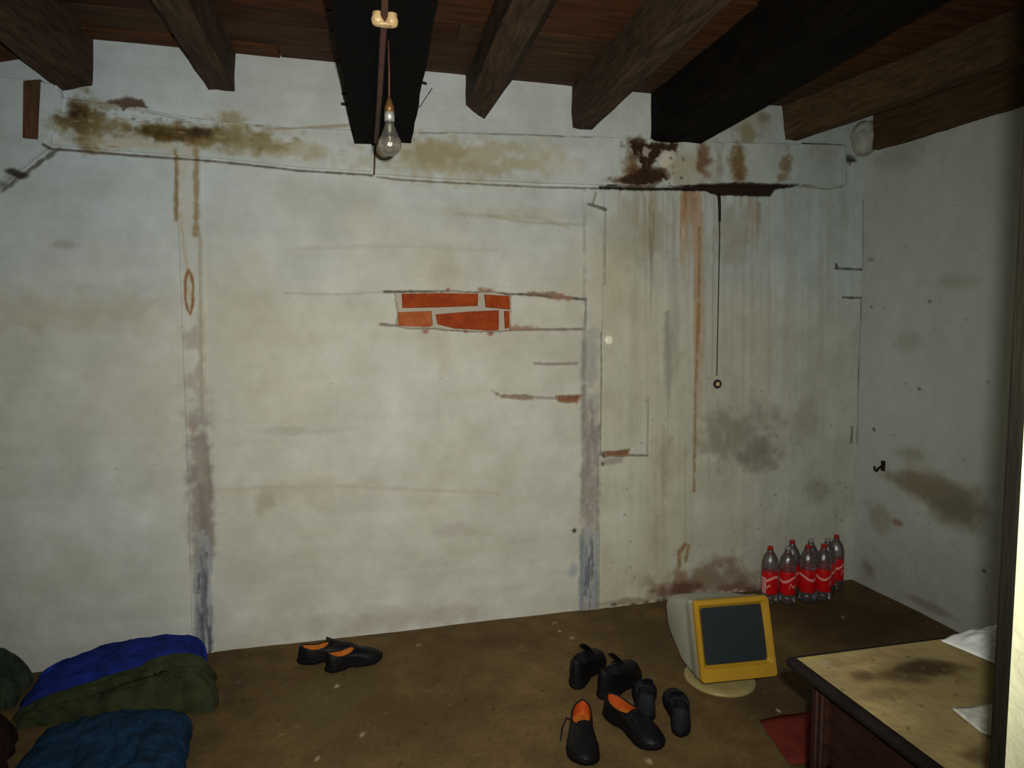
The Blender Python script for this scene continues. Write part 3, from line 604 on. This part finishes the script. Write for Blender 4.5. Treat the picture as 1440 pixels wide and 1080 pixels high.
Fc = [(0, 1, 2, 3), (80, 81, 82, 83)] + [(4 * k + i, 4 * k + (i + 1) % 4, 4 * k + 4 + (i + 1) % 4, 4 * k + 4 + i) for k in range(20) for i in range(4)]
tag(mk('wall_timber', V, Fc, 'rafter_brown', None, False, (XR, q1[1], zb0)), 'brown timber lying along the top of the right wall, lowest of the ceiling timbers', 'beam', G)

# nails and bent wires in the sides of the black beam
mbb = mb.location
for px_, yo, dx, dz in [((576, 116), .01, .075, -.03), ((574, 152), .012, .035, -.012), ((494, 142), .012, -.04, .004), ((496, 155), .012, -.05, -.002)]:
    p = on_back(*px_) - np.array([0, .06 + yo, 0])
    mk('nail', *rel(tube([(p[0] - dx * .4, p[1], p[2]), (p[0] + dx, p[1] - .01, p[2] + dz)], .006, 6), mbb), 'iron', mb)
p = on_back(580, 150) - np.array([0, .06, 0])
mk('bent_wire', *rel(tube([(p[0] - .03, p[1], p[2]), (p[0] + .03, p[1], p[2] - .02), (p[0] + .09, p[1] - .01, p[2] + .07)], .002, 6), mbb), 'wire', mb)

# plaster lump at the end of the right timber
q = on_back(1212, 196); V, Fc = [], []
bm = bmesh.new(); bmesh.ops.create_icosphere(bm, subdivisions=4, radius=1)
for w in bm.verts:
    n_ = 1 + .28 * (float(fbm(np.array(w.co.x * 1.7 + 5), np.array(w.co.y * 1.7 + w.co.z * 2.1 + 7), 7)) - .5) * 2
    w.co = Vector((w.co.x * .085 * n_, w.co.y * .07 * n_, w.co.z * .10 * n_))
bm.verts.index_update(); V = [tuple(w.co) for w in bm.verts]; Fc = [tuple(z.index for z in w.verts) for w in bm.faces]; bm.free()
mk('plaster_lump', [(a + q[0], b + q[1] - .02, c + q[2]) for a, b, c in V], Fc, material('rough_white_mortar', (172, 172, 160), .9, .1, .35, 16, .6, 40), wall_back, True)

# ------------------------------------------------------------------ cable, insulator, bulb under the black beam
ZB = mb.location.z; zb = on_back(538, 205)[2]
pi = on_z(541, 20, zb)
ins = empty('cable_insulator', (pi[0], pi[1], zb), 'small yellowed porcelain insulator on the underside of the black beam', 'insulator')
for s in (-1, 1): mk('lobe', *lathe([(.006, -.034), (.016, -.03), (.02, -.018), (.016, -.006), (.018, .004)], 16, (s * .019, 0, 0)), 'porcelain', ins, True)
mk('bridge', *box(-.02, .02, -.012, .012, -.034, -.024, .004), 'porcelain', ins, True)
pts = [on_z(541, -60, zb - .006), on_z(541, 6, zb - .012), on_z(540, 32, zb - .012), on_z(538, 60, zb - .012), on_z(534, 130, zb - .012), on_z(529, 200, zb - .010)]
e0 = on_back(527, 212, .04); e1 = on_back(526, 246, .04)
cb = empty('power_cable', tuple(pts[2]), 'brown cable running along the underside of the black beam behind the bulb', 'cable')
mk('flat_cable', *rel(tube(pts, .0105, 8), pts[2]), 'cable', cb, True)
mk('wall_drop', *rel(tube([pts[-1], e0, e1], .004, 6), pts[2]), 'cable', cb, True)

pbx = on_z(546, 56, zb); yb = pbx[1]
def zat(py): return on_y(545, py, yb)[2]
bl = empty('hanging_bulb', (pbx[0], yb, zat(219)), 'clear light bulb hanging on a thin cord below the black beam', 'light bulb')
b0 = zat(219); mp = (zat(180) - zat(219)) / 39.0
mk('cord', *tube([(0, 0, zb - b0), (.001, 0, zat(100) - b0), (.0, 0, zat(150) - b0)], .003, 6), 'cable', bl, True)
mk('lamp_holder', *lathe([(.004, zat(136) - b0), (.010, zat(144) - b0), (.014, zat(150) - b0), (.015, zat(158) - b0), (.0, zat(158) - b0)], 16), 'brass', bl, True)
mk('bulb_cap', *lathe([(.0, zat(156) - b0), (.0145, zat(157) - b0), (.0155, zat(162) - b0), (.0145, zat(171) - b0), (.0, zat(171) - b0)], 16), 'alu', bl, True)
gp = [(.0, 0.0)]
for i in range(1, 12):
    a = math.pi * .72 * i / 11; gp.append((.036 * math.sin(a), .036 * (1 - math.cos(a))))
gp += [(.021, .076), (.015, .092), (.0135, zat(171) - b0)]
bg = mk('bulb_glass', *lathe(gp, 24), 'bulb_glass', bl, True)
mk('filament', *tube([(-.011, 0, .042), (-.005, .002, .047), (0, 0, .044), (.005, .002, .047), (.011, 0, .042)], .0012, 5), 'alu', bg)
mk('filament_stem', *tube([(0, 0, .095), (0, 0, .06), (0, 0, .046)], [.006, .004, .002], 8), 'white_cloth', bg, True)

# ------------------------------------------------------------------ small things on the walls
p0 = on_back(1011, 272, .018); p1 = on_back(1008, 528, .012); rg = on_back(1009, 540, .014)
pcd = empty('pull_cord', tuple(rg), 'dark pull cord hanging down the wall with a small ring at its end', 'cord')
mk('cord', *rel(tube([p0, on_back(1012, 330, .016), on_back(1010, 430, .014), p1], [.0042, .0035, .003, .003], 6), rg), 'grey_wire', pcd, True)
mk('cord_sleeve', *rel(tube([on_back(1011, 272, .02), on_back(1012, 292, .02), on_back(1012, 312, .018)], [.009, .008, .007], 8), rg), 'iron', pcd, True)
mk('ring', *torus((0, 0, 0), .020, .0065, 'y'), 'grey_wire', pcd, True)
v, f = lathe([(.0, 0), (.014, .002), (.012, .008), (.0, .011)], 16); mk('ring_knob', [(a, -c, b) for a, b, c in v], f, 'porcelain', pcd, True)
kn = on_back(856, 478, .004)  # white disc added in place of a bright spot of flash-lit dust
v, f = lathe([(.022, 0), (.026, .004), (.025, .009), (.015, .013), (.006, .012), (.0, .013)], 24)
wk = mk('flash_spot_disc', [(a, -c, b) for a, b, c in v], f, 'flash_spot_white', None, True, tuple(kn)); tag(wk, 'small white disc added for a bright flash spot, back wall right of the bricks', 'disc')
hk = on_right(1243, 655)
wh = empty('wall_hook', tuple(hk), 'small black hook on the right wall beside the corner', 'hook')
mk('plate', *box(-.012, 0, -.012, .012, -.03, .03, .003), 'iron', wh)
mk('hook', *tube([(-.01, 0, .0), (-.035, 0, -.012), (-.05, 0, -.03), (-.062, 0, -.018), (-.064, 0, .0)], .007, 8), 'iron', wh, True)

# ------------------------------------------------------------------ blankets and clothes on the floor at the left
def heap(name, quad, hs, mat, label, cat, seed, fold=8.0, fa=.16, pu=4.0, pv=2.6, nu=110, nv=80, along='u'):
    A, Bq, Cq, Dq = [np.array(q, float) for q in quad]           # back-left, back-right, front-right, front-left on the floor
    u, v = np.meshgrid(np.linspace(0, 1, nu), np.linspace(0, 1, nv))
    X = (A[0] * (1 - u) + Bq[0] * u) * (1 - v) + (Dq[0] * (1 - u) + Cq[0] * u) * v
    Y = (A[1] * (1 - u) + Bq[1] * u) * (1 - v) + (Dq[1] * (1 - u) + Cq[1] * u) * v
    Hh = (hs[0] * (1 - u) + hs[1] * u) * (1 - v) + (hs[3] * (1 - u) + hs[2] * u) * v
    prof = np.clip(1 - np.abs(2 * u - 1) ** pu, 0, 1) ** .5 * np.clip(1 - np.abs(2 * v - 1) ** pv, 0, 1) ** .5
    a, b = (u, v) if along == 'u' else (v, u)
    warp = fbm(a * 2.2, b * 2.2, seed) - .5
    fd = fbm(a * 1.6 + warp, b * fold + warp * 3.5, seed + 11, 4) - .5
    cre = -np.exp(-((fbm(a * 1.3, b * fold * .55 + warp * 2, seed + 23, 2) - .5) / .03) ** 2)
    lump = fbm(u * 3.3, v * 3.3, seed + 31, 3) - .5
    Z = Hh * prof * (1 + fa * 2.6 * fd + .10 * cre + .5 * lump * fa * 4) + .004
    sidex = (fbm(u * 5, v * 5, seed + 41) - .5) * .06; sidey = (fbm(u * 5 + 9, v * 5, seed + 51) - .5) * .06
    X = X + sidex; Y = Y + sidey; Z = np.clip(Z, .003, None)
    base = (float(X.mean()), float(Y.mean()), 0)
    V = np.stack([X - base[0], Y - base[1], Z], -1).reshape(-1, 3)
    Fc = [(j * nu + i, j * nu + i + 1, (j + 1) * nu + i + 1, (j + 1) * nu + i) for j in range(nv - 1) for i in range(nu - 1)]
    o = mk(name, V, Fc, mat, None, True, base)
    return tag(o, label, cat)
heap('pillow', [(-1.82, 3.13), (-1.45, 3.13), (-1.415, 2.90), (-1.74, 2.80)], [.32, .20, .15, .30], 'dgreen_cloth', 'dark grey green bundle of cloth at the left edge against the wall', 'bundle', 101, 5, .12, 3, 3)
heap('blanket', [(-1.40, 3.16), (-.76, 3.165), (-.72, 2.97), (-1.40, 2.86)], [.10, .19, .16, .06], 'blue_cloth', 'crumpled royal blue blanket lying along the foot of the wall', 'blanket', 131, 7, .16, 5, 3)
heap('blanket', [(-1.39, 2.83), (-.67, 2.94), (-.62, 2.68), (-1.34, 2.72)], [.05, .21, .20, .06], 'green_cloth', 'folded olive green blanket in front of the blue blanket', 'blanket', 163, 9, .20, 6, 3)
heap('blanket', [(-1.20, 2.67), (-.69, 2.645), (-.60, 2.10), (-1.16, 2.08)], [.09, .11, .10, .08], 'teal_cloth', 'crumpled teal blue blanket nearest the camera at the left', 'blanket', 191, 8, .20, 7, 4, along='v')
heap('jacket', [(-1.66, 2.76), (-1.28, 2.67), (-1.225, 2.28), (-1.54, 2.26)], [.17, .13, .13, .18], 'brown_cloth', 'dark brown crumpled jacket in the bottom left corner', 'jacket', 223, 5, .2, 4, 4)

# ------------------------------------------------------------------ shoes
def half_w(t, w):                                                # half width of the footprint, heel t=0, toe t=1
    ts = [0, .04, .12, .25, .42, .58, .72, .84, .93, .98, 1]; ws = [.0, .42, .66, .74, .70, .86, 1.0, .93, .68, .38, .0]
    return w * float(np.interp(t, ts, ws))
def outline(L, w, n=44, side=1):
    pts = []
    for i in range(n):
        a = 2 * math.pi * i / n; t = .5 - .5 * math.cos(a) if True else 0
        s = 1 if math.sin(a) >= 0 else -1
        bend = side * .012 * math.sin(t * math.pi)
        pts.append((L * t, s * half_w(t, w) + bend))
    return pts
def shoe(loc, rz, label, upper='black_leather', lining='dark_lining', insole='dark_lining', L=.285, w=.049, hh=.07, ht=.052, op=(.07, .46), side=1, laces=True, tongue=.03, group=None, tilt=0.0):
    t0 = empty('shoe', loc, label, 'shoe', rz, group)
    n = 44; o = outline(L, w, n, side); cx = L * .5
    V = []                                                       # sole: stepped slab with heel
    for z, sc in ((0, .98), (.006, 1.04), (.020, 1.05), (.024, 1.02)):
        for x, y_ in o:
            zz = z
            if z < .006 and .30 * L < x < .48 * L: zz = .010
            V.append((cx + (x - cx) * sc, y_ * sc, zz + (.010 * max(0, x / L - .8) / .2)))
    Fc = [tuple(range(n))[::-1], tuple(range(3 * n, 4 * n))]
    for k in range(3):
        for i in range(n): Fc.append((k * n + i, k * n + (i + 1) % n, (k + 1) * n + (i + 1) % n, (k + 1) * n + i))
    mk('sole', V, Fc, 'rubber', t0, True)
    a0, a1 = op; oc = []                                         # collar opening, same parametrisation
    for i in range(n):
        a = 2 * math.pi * i / n; tt = .5 - .5 * math.cos(a); s = 1 if math.sin(a) >= 0 else -1
        x = L * (a0 + (a1 - a0) * tt); ww = half_w(min(1, x / L), w) * .86 * (max(0, 1 - abs(2 * tt - 1) ** 3.2)) ** .5
        zc = .024 + hh * (1 - .28 * math.sin(tt * math.pi)) + (ht * 1.12 - hh) * tt ** 2 * .9 + max(0, hh - .08) * tt * .4
        oc.append((x, s * ww + side * .012 * math.sin(x / L * math.pi), zc))
    V = []; lv = 10
    for k in range(lv + 1):
        q = k / lv; e = 1 - math.cos(q * math.pi / 2); zf = math.sin(q * math.pi / 2)
        for i in range(n):
            bx, by = o[i]; ox, oy, oz = oc[i]; t = bx / L
            toe = max(0, (t - .5) / .5)
            x = bx + (ox - bx) * (e ** (1 + .5 * toe)); y_ = by + (oy - by) * e
            sag = -.012 * math.sin(q * math.pi) * toe
            z = .022 + (oz - .022) * zf ** (1.0 + .25 * toe) * (1.0) + sag + (.008 * max(0, t - .8) / .2) * (1 - q)
            V.append((x, y_, z))
    Fc = [(k * n + i, k * n + (i + 1) % n, (k + 1) * n + (i + 1) % n, (k + 1) * n + i) for k in range(lv) for i in range(n)]
    up = mk('upper', V, Fc, upper, t0, True)
    rim = tube([(*p[:2], p[2]) for p in oc] + [oc[0]], .0032, 6); mk('collar', *rim, upper, up, True)
    seam = [(o[i][0] + (oc[i][0] - o[i][0]) * .13, o[i][1] * .985, .030 + .01 * max(0, o[i][0] / L - .8) / .2) for i in range(n)]
    mk('welt', *tube(seam + [seam[0]], .0022, 5), 'rubber', up, True)
    V = []                                                       # lining: from the collar down to the insole
    for k in range(5):
        q = k / 4
        for i in range(n):
            ox, oy, oz = oc[i]; cxo = L * (a0 + a1) / 2
            V.append((cxo + (ox - cxo) * (.97 + .03 * q), oy * (.95 + .03 * q), oz - .001 + (.032 - oz) * q))
    Fc = [(k * n + i, k * n + (i + 1) % n, (k + 1) * n + (i + 1) % n, (k + 1) * n + i) for k in range(4) for i in range(n)]
    mk('lining', V, Fc, lining, t0, True)
    V = [(L * (a0 + a1) / 2 + (p[0] - L * (a0 + a1) / 2) * 1.0, p[1] * .98, z) for z in (.030, .036) for p in oc]
    Fc = [tuple(range(n))[::-1], tuple(range(n, 2 * n))] + [(i, (i + 1) % n, n + (i + 1) % n, n + i) for i in range(n)]
    mk('insole', V, Fc, insole, t0)
    xf = L * a1; zf = oc[n // 2][2]                              # tongue and laces in front of the opening
    V = []
    for k in range(6):
        q = k / 5
        for j in range(5):
            r_ = (j - 2) / 2; V.append((xf + .05 - q * (.055 + tongue * .25), r_ * w * (.36 + .1 * q), zf - .010 + q * (.012 + tongue) - abs(r_) ** 2 * .008))
    V += [(a, b, c - .004) for a, b, c in V]
    Fc = [(k * 5 + j, k * 5 + j + 1, (k + 1) * 5 + j + 1, (k + 1) * 5 + j) for k in range(5) for j in range(4)]
    Fc += [tuple(30 + i for i in f_) for f_ in Fc]
    ring = [j for j in range(5)] + [k * 5 + 4 for k in range(1, 6)] + [25 + j for j in range(3, -1, -1)] + [k * 5 for k in range(4, 0, -1)]
    Fc += [(ring[i], ring[(i + 1) % len(ring)], 30 + ring[(i + 1) % len(ring)], 30 + ring[i]) for i in range(len(ring))]
    mk('tongue', V, Fc, upper, t0, True)
    if laces:
        for k in range(3):
            x = xf + .010 + .016 * k; zz = zf + .004 - .006 * k
            mk('lace', *tube([(x - .004, -w * .5, zz - .012), (x, -w * .2, zz), (x, w * .2, zz), (x + .004, w * .5, zz - .012)], .0026, 6), 'lace', t0, True)
    return t0
PAIR = dict(upper='black_leather', lining='orange_lining', insole='orange_lining', tongue=.02, hh=.058, ht=.048, op=(.05, .52), w=.05)
D = math.radians
shoe((-.325, 3.008, 0), D(9), 'black leather shoe with rust lining against the wall, rear one of that pair', side=-1, **PAIR, L=.27)
shoe((-.195, 2.895, 0), D(15), 'black leather shoe with orange lining by the wall, front one of that pair', side=1, **PAIR, L=.255)
OR = dict(upper='black_leather', lining='red_lining', insole='orange_lining', L=.295, w=.058, hh=.062, ht=.046, op=(.05, .54), tongue=.012)
s1 = shoe((.812, 2.295, 0), D(-107), 'black shoe with bright orange insole, toe towards the camera, loose lace on its left', side=-1, **OR)
mk('loose_lace', *tube([(.13, -.045, .075), (.11, -.066, .07), (.12, -.082, .035), (.15, -.088, .006)], .0028, 6), 'lace', s1, True)
s2 = shoe((.915, 2.315, 0), D(-70), 'black shoe with orange and white insole lying in front of the grey shoes', side=1, **OR)
mk('insole_patch', *box(.10, .145, -.022, .012, .0362, .0372), 'white_cloth', s2)
GR = dict(upper='grey_suede', lining='dark_lining', insole='dark_lining', w=.05, hh=.078, tongue=.04)
shoe((1.128, 2.095, 0), D(70), 'dark grey shoe, rightmost in the group, heel towards the camera', side=-1, L=.28, **GR)
shoe((1.052, 2.215, 0), D(67), 'dark grey shoe half hidden behind the shoe with the orange and white insole', side=1, L=.25, **GR)
BT = dict(upper='black_leather', lining='dark_lining', insole='dark_lining', L=.285, w=.053, hh=.10, ht=.066, op=(.04, .42), tongue=.05)
shoe((.845, 2.50, 0), D(46), 'black ankle high shoe with tongue sticking up, left of the rear pair', side=1, **BT)
shoe((.925, 2.405, 0), D(36), 'black ankle high shoe, right of the rear pair, toe towards the monitor', side=-1, **BT)

# ------------------------------------------------------------------ old tube monitor on the floor
mc = on_z(1010, 953, 0)
mon = empty('tube_monitor', (mc[0], mc[1], 0), 'old beige tube monitor with yellowed front standing on the floor', 'monitor', D(-3))
def rrect(w, h, r, n=6):
    pts = []
    for cx_, cz_, a0 in ((w / 2 - r, h / 2 - r, 0), (-w / 2 + r, h / 2 - r, 90), (-w / 2 + r, -h / 2 + r, 180), (w / 2 - r, -h / 2 + r, 270)):
        for i in range(n): a = math.radians(a0 + 90 * i / (n - 1)); pts.append((cx_ + r * math.cos(a), cz_ + r * math.sin(a)))
    return pts
def loft(secs):
    n = len(secs[0]); V = [p for s in secs for p in s]
    Fc = [(k * n + i, k * n + (i + 1) % n, (k + 1) * n + (i + 1) % n, (k + 1) * n + i) for k in range(len(secs) - 1) for i in range(n)]
    return V, Fc, n
ZM = .205; TL = D(16)
def mt(v):                                                        # tilt of the head on its stand
    o_ = []
    for x, y_, z in v: o_.append((x, (y_) * math.cos(TL) + (z) * math.sin(TL), -(y_) * math.sin(TL) + z * math.cos(TL) + ZM))
    return o_
FW, FH = .338, .325
secs = []
for y_, w_, h_, r_, zo in ((-.125, FW * .985, FH * .985, .02, 0), (-.07, FW * .985, FH * .985, .022, 0), (-.065, FW * .965, FH * .965, .022, 0), (-.02, FW * .95, FH * .95, .03, 0), (.08, FW * .90, FH * .90, .04, .006), (.18, FW * .80, FH * .76, .05, .024), (.27, FW * .70, FH * .60, .05, .040), (.30, FW * .66, FH * .52, .05, .044), (.31, FW * .58, FH * .44, .04, .046)):
    secs.append([(x, y_, z + zo) for x, z in rrect(w_, h_, r_)])
v, f, n = loft(secs); f.append(tuple(range(n))[::-1]); f.append(tuple((len(secs) - 1) * n + i for i in range(n)))
hs = mk('housing', mt(v), f, 'beige', mon, True)
md = hs.modifiers.new('edge', 'EDGE_SPLIT'); md.split_angle = D(40)
for k in range(7):                                                # vent slots on top of the housing
    v, f = box(-.11, .11, .0 + .018 * k, .006 + .018 * k, FH * .455 - .0105 * k - .006, FH * .455 + .002 - .0035 * k, .001); mk('vent_slot', mt(v), f, 'dark_plastic', hs)
sw, sh = .280, .226; zs = .016
secs = [[(x, -.122, z) for x, z in rrect(FW, FH, .016)], [(x, -.142, z) for x, z in rrect(FW, FH, .016)], [(x, -.150, z) for x, z in rrect(FW * .975, FH * .975, .014)],
        [(x, -.149, z + zs) for x, z in rrect(sw + .026, sh + .026, .012)], [(x, -.134, z + zs) for x, z in rrect(sw, sh, .012)], [(x, -.120, z + zs) for x, z in rrect(sw, sh, .012)]]
v, f, n = loft(secs); bz = mk('bezel', mt(v), f, 'yellow', mon); tag(bz, 'yellowed plastic front frame')
V = []; Fc = []; ns = 14
for j in range(ns + 1):
    for i in range(ns + 1):
        a, b = i / ns * 2 - 1, j / ns * 2 - 1; V.append((a * sw * .502, -.132 - .008 * (1 - .5 * (a * a + b * b)) + .006, b * sh * .502 + zs))
for j in range(ns):
    for i in range(ns): q = j * (ns + 1) + i; Fc.append((q, q + 1, q + ns + 2, q + ns + 1))
mk('screen', mt(V), Fc, 'screen', mon, True)
v, f = box(.10, .125, -.156, -.146, -FH / 2 + .014, -FH / 2 + .024, .002); mk('power_button', mt(v), f, 'yellow', bz)
mk('swivel_neck', *lathe([(.095, .018), (.085, .03), (.10, .05), (.09, .06)], 28, (0, .02, 0)), 'beige', mon, True)
mk('stand_base', *lathe([(.150, 0), (.152, .006), (.148, .014), (.12, .020), (.0, .024)], 40, (0, -.01, 0)), 'cream_plastic', mon, True)

# ------------------------------------------------------------------ pack of bottles in the corner
def make_bottle():
    t = empty('soda_bottle', (0, 0, 0), 'x', 'bottle')
    pr = [(.0, .012), (.020, .004), (.036, .0), (.043, .012), (.0445, .03), (.0445, .058), (.043, .064), (.043, .188), (.0445, .194), (.0445, .222), (.042, .245), (.034, .27), (.022, .290), (.0155, .300), (.0145, .306)]
    bd = mk('body', *lathe(pr, 24), 'pet', t, True)
    mk('neck_ring', *lathe([(.0138, .300), (.0165, .302), (.0165, .305), (.0138, .307)], 20), 'pet', bd, True)
    mk('label', *lathe([(.0438, .062), (.0444, .064), (.0444, .186), (.0438, .189)], 28), 'label', t, True)
    mk('cap', *lathe([(.0, .326), (.013, .3255), (.0148, .323), (.0148, .308), (.0, .308)], 22), 'cap_red', t, True)
    return t
def copy_tree(o, parent=None):
    c = o.copy(); C.objects.link(c); c.parent = parent
    for ch in list(o.children): copy_tree(ch, c)
    return c
bt = make_bottle()
bspots = [(2.205, 3.105, 'front left bottle of the pack, nearest the monitor', 1), (2.296, 3.075, 'second bottle from the left in the front row', 0), (2.425, 3.075, 'third bottle from the left in the front row', 1), (2.520, 3.065, 'rightmost bottle in the front row', 1),
          (2.395, 3.172, 'leftmost bottle in the back row against the wall', 1), (2.510, 3.160, 'second bottle from the left in the back row', 0), (2.615, 3.150, 'third bottle from the left in the back row', 0), (2.712, 3.195, 'rightmost bottle, deepest in the corner of the room', 1)]
for i, (x, y_, lb, redcap) in enumerate(bspots):
    o = bt if i == 0 else copy_tree(bt)
    o.location = (x, y_, 0); o.rotation_euler = (0, 0, (.95, -1.9, -.8, -1.4, -1.2, -1.7, -.9, -1.5)[i]); o['label'] = 'clear plastic bottle with red label, ' + lb; o['group'] = 'soda bottles in the corner'
    if not redcap:
        for ch in o.children:
            if ch.name.startswith('cap'):
                ch.data = ch.data.copy(); ch.data.materials[0] = MAT['cap_grey']; ch['label'] = 'greyish bottle cap'

# ------------------------------------------------------------------ red cloth on the floor
rp = [flr(*p) for p in ((1068, 1017), (1100, 1010), (1150, 1004), (1220, 1004), (1235, 1078), (1110, 1078))]
cxr = sum(p[0] for p in rp) / 6; cyr = sum(p[1] for p in rp) / 6
bm = bmesh.new(); vs_ = [bm.verts.new((p[0] - cxr, p[1] - cyr, .004)) for p in rp]; bm.faces.new(vs_)
bmesh.ops.triangulate(bm, faces=bm.faces); 
for _ in range(3): bmesh.ops.subdivide_edges(bm, edges=bm.edges, cuts=1, use_grid_fill=True)
for w_ in bm.verts: w_.co.z = .006 + .007 * float(fbm(np.array(w_.co.x * 14 + 3), np.array(w_.co.y * 14 + 3), 91))
bm.verts.index_update(); V = [tuple(w_.co) for w_ in bm.verts]; Fc = [tuple(q.index for q in w_.verts) for w_ in bm.faces]; bm.free()
rc = mk('floor_cloth', V, Fc, 'red_cloth', None, True, (cxr, cyr, 0)); rc.modifiers.new('thick', 'SOLIDIFY').thickness = -.004
tag(rc, 'flat dull red cloth on the floor beside the table leg', 'cloth')

# ------------------------------------------------------------------ wooden table at the right
TX0, TX1, TY0, TY1, TZ = .964, 1.92, .80, 1.264, .75
tb = empty('table', ((TX0 + TX1) / 2, (TY0 + TY1) / 2, 0), 'worn wooden table with dark legs and apron at the lower right', 'table')
tbl = tb.location
ct = Canvas(TX0 + .006, TX1 - .006, TY0 + .006, TY1 - .006, .008, (158, 140, 94), 411)
ct.col += (fbm(ct.U * 5, ct.V * 9, 415, 5)[..., None] - .5) * np.array([50, 46, 34])
for p, a_, b_, c_, al in [((1300, 940), .10, .045, (58, 42, 26), .9), ((1270, 950), .12, .05, (78, 60, 38), .7), ((1200, 930), .09, .03, (128, 104, 70), .6), ((1150, 925), .05, .025, (176, 166, 92), .8), ((1160, 933), .03, .02, (170, 160, 128), .8), ((1250, 920), .07, .02, (150, 124, 86), .7), ((1330, 940), .08, .05, (86, 66, 36), .7), ((1210, 952), .05, .03, (80, 60, 40), .7), ((1375, 1062), .05, .03, (84, 64, 40), .6), ((1250, 975), .09, .03, (98, 80, 52), .5)]:
    q = on_z(*p, TZ); ct.blob((q[0], q[1]), a_, b_, c_, al, .9, 24)
for k in range(40):
    q = on_z(1140 + 240 * rs.rand(), 915 + 120 * rs.rand(), TZ); ct.blob((q[0], q[1]), .006, .006, (64, 48, 30) if rs.rand() < .6 else (170, 150, 110), .6, hard=0)
tw = ct.mesh('worn_surface', lambda u, v, d: np.stack([u - tbl[0], v - tbl[1], TZ + .0012 + 0 * u], 1), 'table_top', parent=tb)
tag(tw, 'pale worn stained surface of the table top')
mk('tabletop', *rel(box(TX0 - .012, TX1 + .012, TY0 - .01, TY1 + .012, TZ - .024, TZ, .009), tbl), 'table_edge', tb)
LX0, LY1 = TX0 + .03, TY1 - .03
for lx in (LX0, TX1 - .03 - .05):
    for ly in (TY0 + .03, LY1 - .05): mk('leg', *rel(box(lx, lx + .05, ly, ly + .05, 0, TZ - .03, .005), tbl), 'table_dark', tb)
mk('side_apron', *rel(box(LX0 + .012, LX0 + .03, TY0 + .08, LY1 - .05, .52, TZ - .03), tbl), 'table_dark', tb)
mk('side_apron', *rel(box(TX1 - .06, TX1 - .042, TY0 + .08, LY1 - .05, .52, TZ - .03), tbl), 'table_dark', tb)
mk('back_apron', *rel(box(LX0 + .05, TX1 - .08, LY1 - .03, LY1 - .012, .52, TZ - .03), tbl), 'table_dark', tb)
mk('front_apron', *rel(box(LX0 + .05, TX1 - .08, TY0 + .042, TY0 + .06, .52, TZ - .03), tbl), 'table_dark', tb)
for z in (.53, .695): mk('moulding', *rel(tube([(LX0 + .010, TY0 + .08, z), (LX0 + .010, LY1 - .05, z)], .006, 8), tbl), 'table_dark', tb, True)
for dy in (.012, .030): mk('leg_bead', *rel(tube([(LX0 - .001, LY1 - .05 + dy, .02), (LX0 - .001, LY1 - .05 + dy, TZ - .035)], .004, 6), tbl), 'table_dark', tb, True)

# white plastic sheet and printed paper on the table
nu, nv = 46, 34; u, v = np.meshgrid(np.linspace(0, 1, nu), np.linspace(0, 1, nv))
q0 = on_z(1328, 899, TZ); X = q0[0] + .005 + .34 * u - .03 * (1 - v) * (1 - u); Y = 1.245 - .15 * v - .10 * u * v
Z = .006 + .085 * (u ** .8) * np.clip(1 - (2 * v - .75) ** 2, 0, 1) * np.clip((1.02 - u) * 6, 0, 1) + .016 * np.abs(fbm(u * 6, v * 5, 521) - .5) * 2 * np.minimum(1, 8 * u)
base = (float(X.mean()), float(Y.mean()), TZ)
Fc = [(j * nu + i, j * nu + i + 1, (j + 1) * nu + i + 1, (j + 1) * nu + i) for j in range(nv - 1) for i in range(nu - 1)]
o = mk('plastic_sheet', np.stack([X - base[0], Y - base[1], Z], -1).reshape(-1, 3), Fc, 'white_cloth', None, True, base); o.modifiers.new('thick', 'SOLIDIFY').thickness = .002
tag(o, 'crumpled white sheet on the far right corner of the table', 'sheet')
pp = [on_z(*p, TZ) for p in ((1337, 999), (1392, 994), (1440, 1010), (1420, 1050), (1378, 1032))]
cxp = sum(p[0] for p in pp) / 5; cyp = sum(p[1] for p in pp) / 5
bm = bmesh.new(); bm.faces.new([bm.verts.new((p[0] - cxp, p[1] - cyp, .004)) for p in pp]); bmesh.ops.triangulate(bm, faces=bm.faces)
for _ in range(3): bmesh.ops.subdivide_edges(bm, edges=bm.edges, cuts=1, use_grid_fill=True)
for w_ in bm.verts: w_.co.z = .0035 + .004 * float(fbm(np.array(w_.co.x * 30 + 3), np.array(w_.co.y * 30 + 3), 97))
bm.verts.index_update(); V = [tuple(w_.co) for w_ in bm.verts]; Fc = [tuple(q.index for q in w_.verts) for w_ in bm.faces]; bm.free()
o = mk('paper', V, Fc, 'paper', None, True, (cxp, cyp, TZ)); o.modifiers.new('thick', 'SOLIDIFY').thickness = .001
tag(o, 'greyish printed paper lying on the table next to the doorway post', 'paper')
